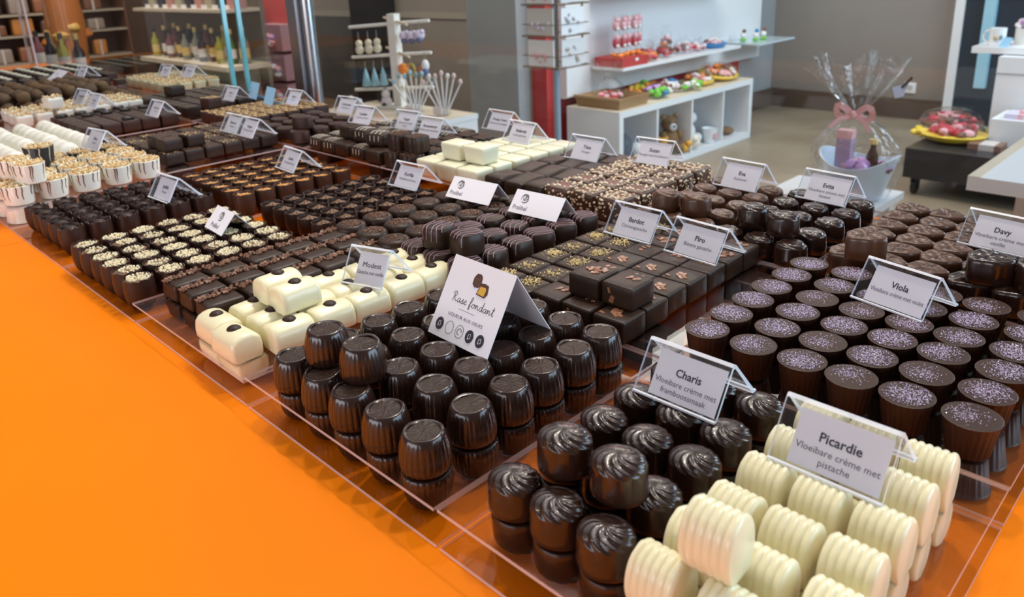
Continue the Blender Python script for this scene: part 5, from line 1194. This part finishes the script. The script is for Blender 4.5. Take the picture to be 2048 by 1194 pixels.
def bottles():
    t = thing('bottle_shelf', 'pale wooden wall shelf of drinks, two boards high', 'shelf', (0, 0, 0))
    b = MB(); b.box(-7.3, -5.62, 2.62, 2.98, .565, .60, PLY); obj('lower_board', b, t); b = MB(); b.box(-7.55, -5.72, 2.72, 3.0, .985, 1.01, PLY); obj('upper_board', b, t)
    b = MB(); b.box(-7.6, -5.72, 3.0, 3.03, 0, 1.5, pal('stone_back', (.22, .185, .145), .8)); obj('back_board', b, t)
    for x in (-7.2, -5.8): b = MB(); b.box(x-.03, x+.03, 2.7, 2.95, 0, .565, pal('stone_back', (.22, .185, .145))); obj('support', b, t)
    C_ = [('yellow', (.36, .33, .03)), ('black', (.02, .018, .02)), ('rose', (.20, .07, .08)), ('amber', (.14, .06, .025)), ('green', (.10, .14, .03)), ('clear', (.26, .25, .20))]
    wl = pal('label_white', (.75, .72, .68)); gl = pal('cap_gold', (.75, .55, .2), .25); bk = BLK
    seq = [0, 3, 2, 2, 3, 1, 5, 5, 2, 1, 3, 0, 0, 4, 5]
    for i, k in enumerate(seq):
        bottle('liqueur_bottle', '%s drink bottle on the lower shelf board, %s from the stone boxes' % (C_[k][0], ORD[i] if i < 12 else ('thirteenth', 'fourteenth', 'fifteenth')[i-12]), -7.18+.104*i, 2.73+.05*(i % 3), .602, .24+.02*(i % 3), C_[k], wl if i % 2 else gl, gl if i % 3 else bk, 'bottles on the lower board')
    for i in range(9):
        t = thing('gift_carton', '%s gift carton on the upper shelf board, %s in line' % (('ivory', 'black', 'pink')[i % 3], ORD[i]), 'box', (-7.3+.19*i, 2.85, 1.011), 0, 'cartons on the upper board'); b = MB(); b.box(-.06, .06, -.05, .05, 0, .3, pal('carton_%s' % 'abc'[i % 3], ((.45, .42, .30), (.03, .03, .05), (.55, .28, .24))[i % 3])); obj('carton', b, t)
        b = MB(); b.box(-.045, .045, -.09, -.085, 0, .03, PAP); obj('shelf_ticket', b, t)
    t = thing('black_barrel_table', 'round dark table with bottles before the shelf', 'table', (-6.45, 1.75, 0)); b = MB(); b.lathe([(.28, 0), (.34, .25), (.36, .55), (.34, .60)], pal('wine_red', (.22, .03, .06)), 28, sx=1.5); obj('barrel', b, t); b = MB(); b.lathe([(.37, .60), (.38, .615), (.37, .63)], BLK, 28, sx=1.5); obj('dark_top', b, t)
    for i, (x, k) in enumerate(((-6.85, 2), (-6.68, 5), (-6.55, 1), (-6.40, 1), (-6.25, 0), (-6.05, 1))):
        bottle('wine_bottle', '%s bottle on the round dark table, %s in line' % (C_[k][0], ORD[i]), x, 1.72+.04*(i % 2), .631, .28, C_[k], wl, gl if i % 2 else bk, 'bottles on the round table')
    for i in range(6):
        t = thing('stone_block', 'grey stone look gift block below the bottles, %s in line' % ORD[i], 'block', (-6.75+.26*i, 2.45, 0)); b = MB(); b.rbox(.24, .2, .5, .03, mat('stone_grey', (.24, .21, .15), .9, 0, .3, 40) if 'stone_grey' not in MATS else MATS['stone_grey']); obj('block', b, t)
bottles()
def far_shelves():
    t = thing('far_display_shelf', 'brown display shelf unit at the far end of the shop', 'shelf', (0, 0, 0)); br = pal('shelf_brown', (.16, .075, .045), .5)
    for z in (.52, .78, .98, 1.25): b = MB(); b.box(-9.25, -8.85, .9, 3.1, z-.02, z, pal('shelf_pale', (.42, .36, .28), .4)); obj('shelf_board', b, t)
    b = MB(); b.box(-9.3, -9.25, .9, 3.1, 0, 1.6, br); obj('back_board', b, t)
    for y in (.88, 3.1): b = MB(); b.box(-9.3, -8.85, y, y+.02, 0, 1.6, br); obj('side_board', b, t)
    cols = [(.20, .09, .05), (.30, .12, .06), (.05, .035, .035), (.55, .22, .05), (.36, .30, .12), (.33, .26, .22), (.14, .07, .05)]; rn = random.Random(12)
    for r, z in enumerate((.52, .78, .98)):
        for i in range(9):
            k = (i*3+r*2) % 7; w_ = rn.uniform(.12, .19); h_ = rn.uniform(.10, .165)
            t = thing('gift_package', '%s package on the %s board of the far shelf, %s along' % (('brown', 'rust', 'black', 'orange', 'olive', 'grey', 'cocoa')[k], ('lowest', 'middle', 'upper')[r], ORD[i]), 'package', (-8.95, 1.02+.225*i, z+.002), 0, 'packages on the far shelf')
            b = MB(); b.rbox(.12, w_, h_, .02, pal('package_%s' % 'abcdefg'[k], cols[k])); obj('package', b, t); b = MB(); b.box(-.061, .061, -.01, .01, 0, h_+.001, pal('band_pale', (.62, .55, .52))); obj('band', b, t)
    t = thing('orange_column', 'tall orange wrapped display column at the shop end', 'display', (-7.75, 2.2, 0)); b = MB(); b.lathe([(.13, 0), (.13, .6), (.16, .9), (.13, 1.3)], pal('column_orange', (.50, .16, .03), .6), 20); obj('column', b, t); b = MB(); candybits(b, 24, 0, 0, .75, .15, .15, .25, [pal('column_amber', (.62, .36, .08)), pal('column_orange', (.5, .16, .03))], rn, .06); obj('wrapped_toys', b, t)
    t = thing('dark_cabinet', 'tall black display cabinet against the taupe wall', 'cabinet', (0, 0, 0)); b = MB(); b.box(-6.3, -5.86, 4.2, 4.385, 0, 2.2, BLK); obj('body', b, t)
    b = MB(); b.box(-7.9, -6.31, 4.33, 4.385, 0, .83, DGR); struct('trim_3', b)
    for i in range(3):
        t = thing('pink_display', 'pale pink and white gift display at the red pillar, %s tier' % ('lowest', 'middle', 'upper')[i], 'display', (-6.22, 3.42, .12+.25*i)); b = MB(); b.box(-.26, .12, -.06, .075, 0, .22, pal('display_pink', (.62, .36, .42))); obj('display', b, t); b = MB(); candybits(b, 14, -.08, -.07, .05, .12, .01, .12, [pal('sweet_lilac', (.62, .35, .68)), PAP, pal('sweet_pink', (.8, .42, .45))], rn, .03); obj('sweets', b, t)
far_shelves()
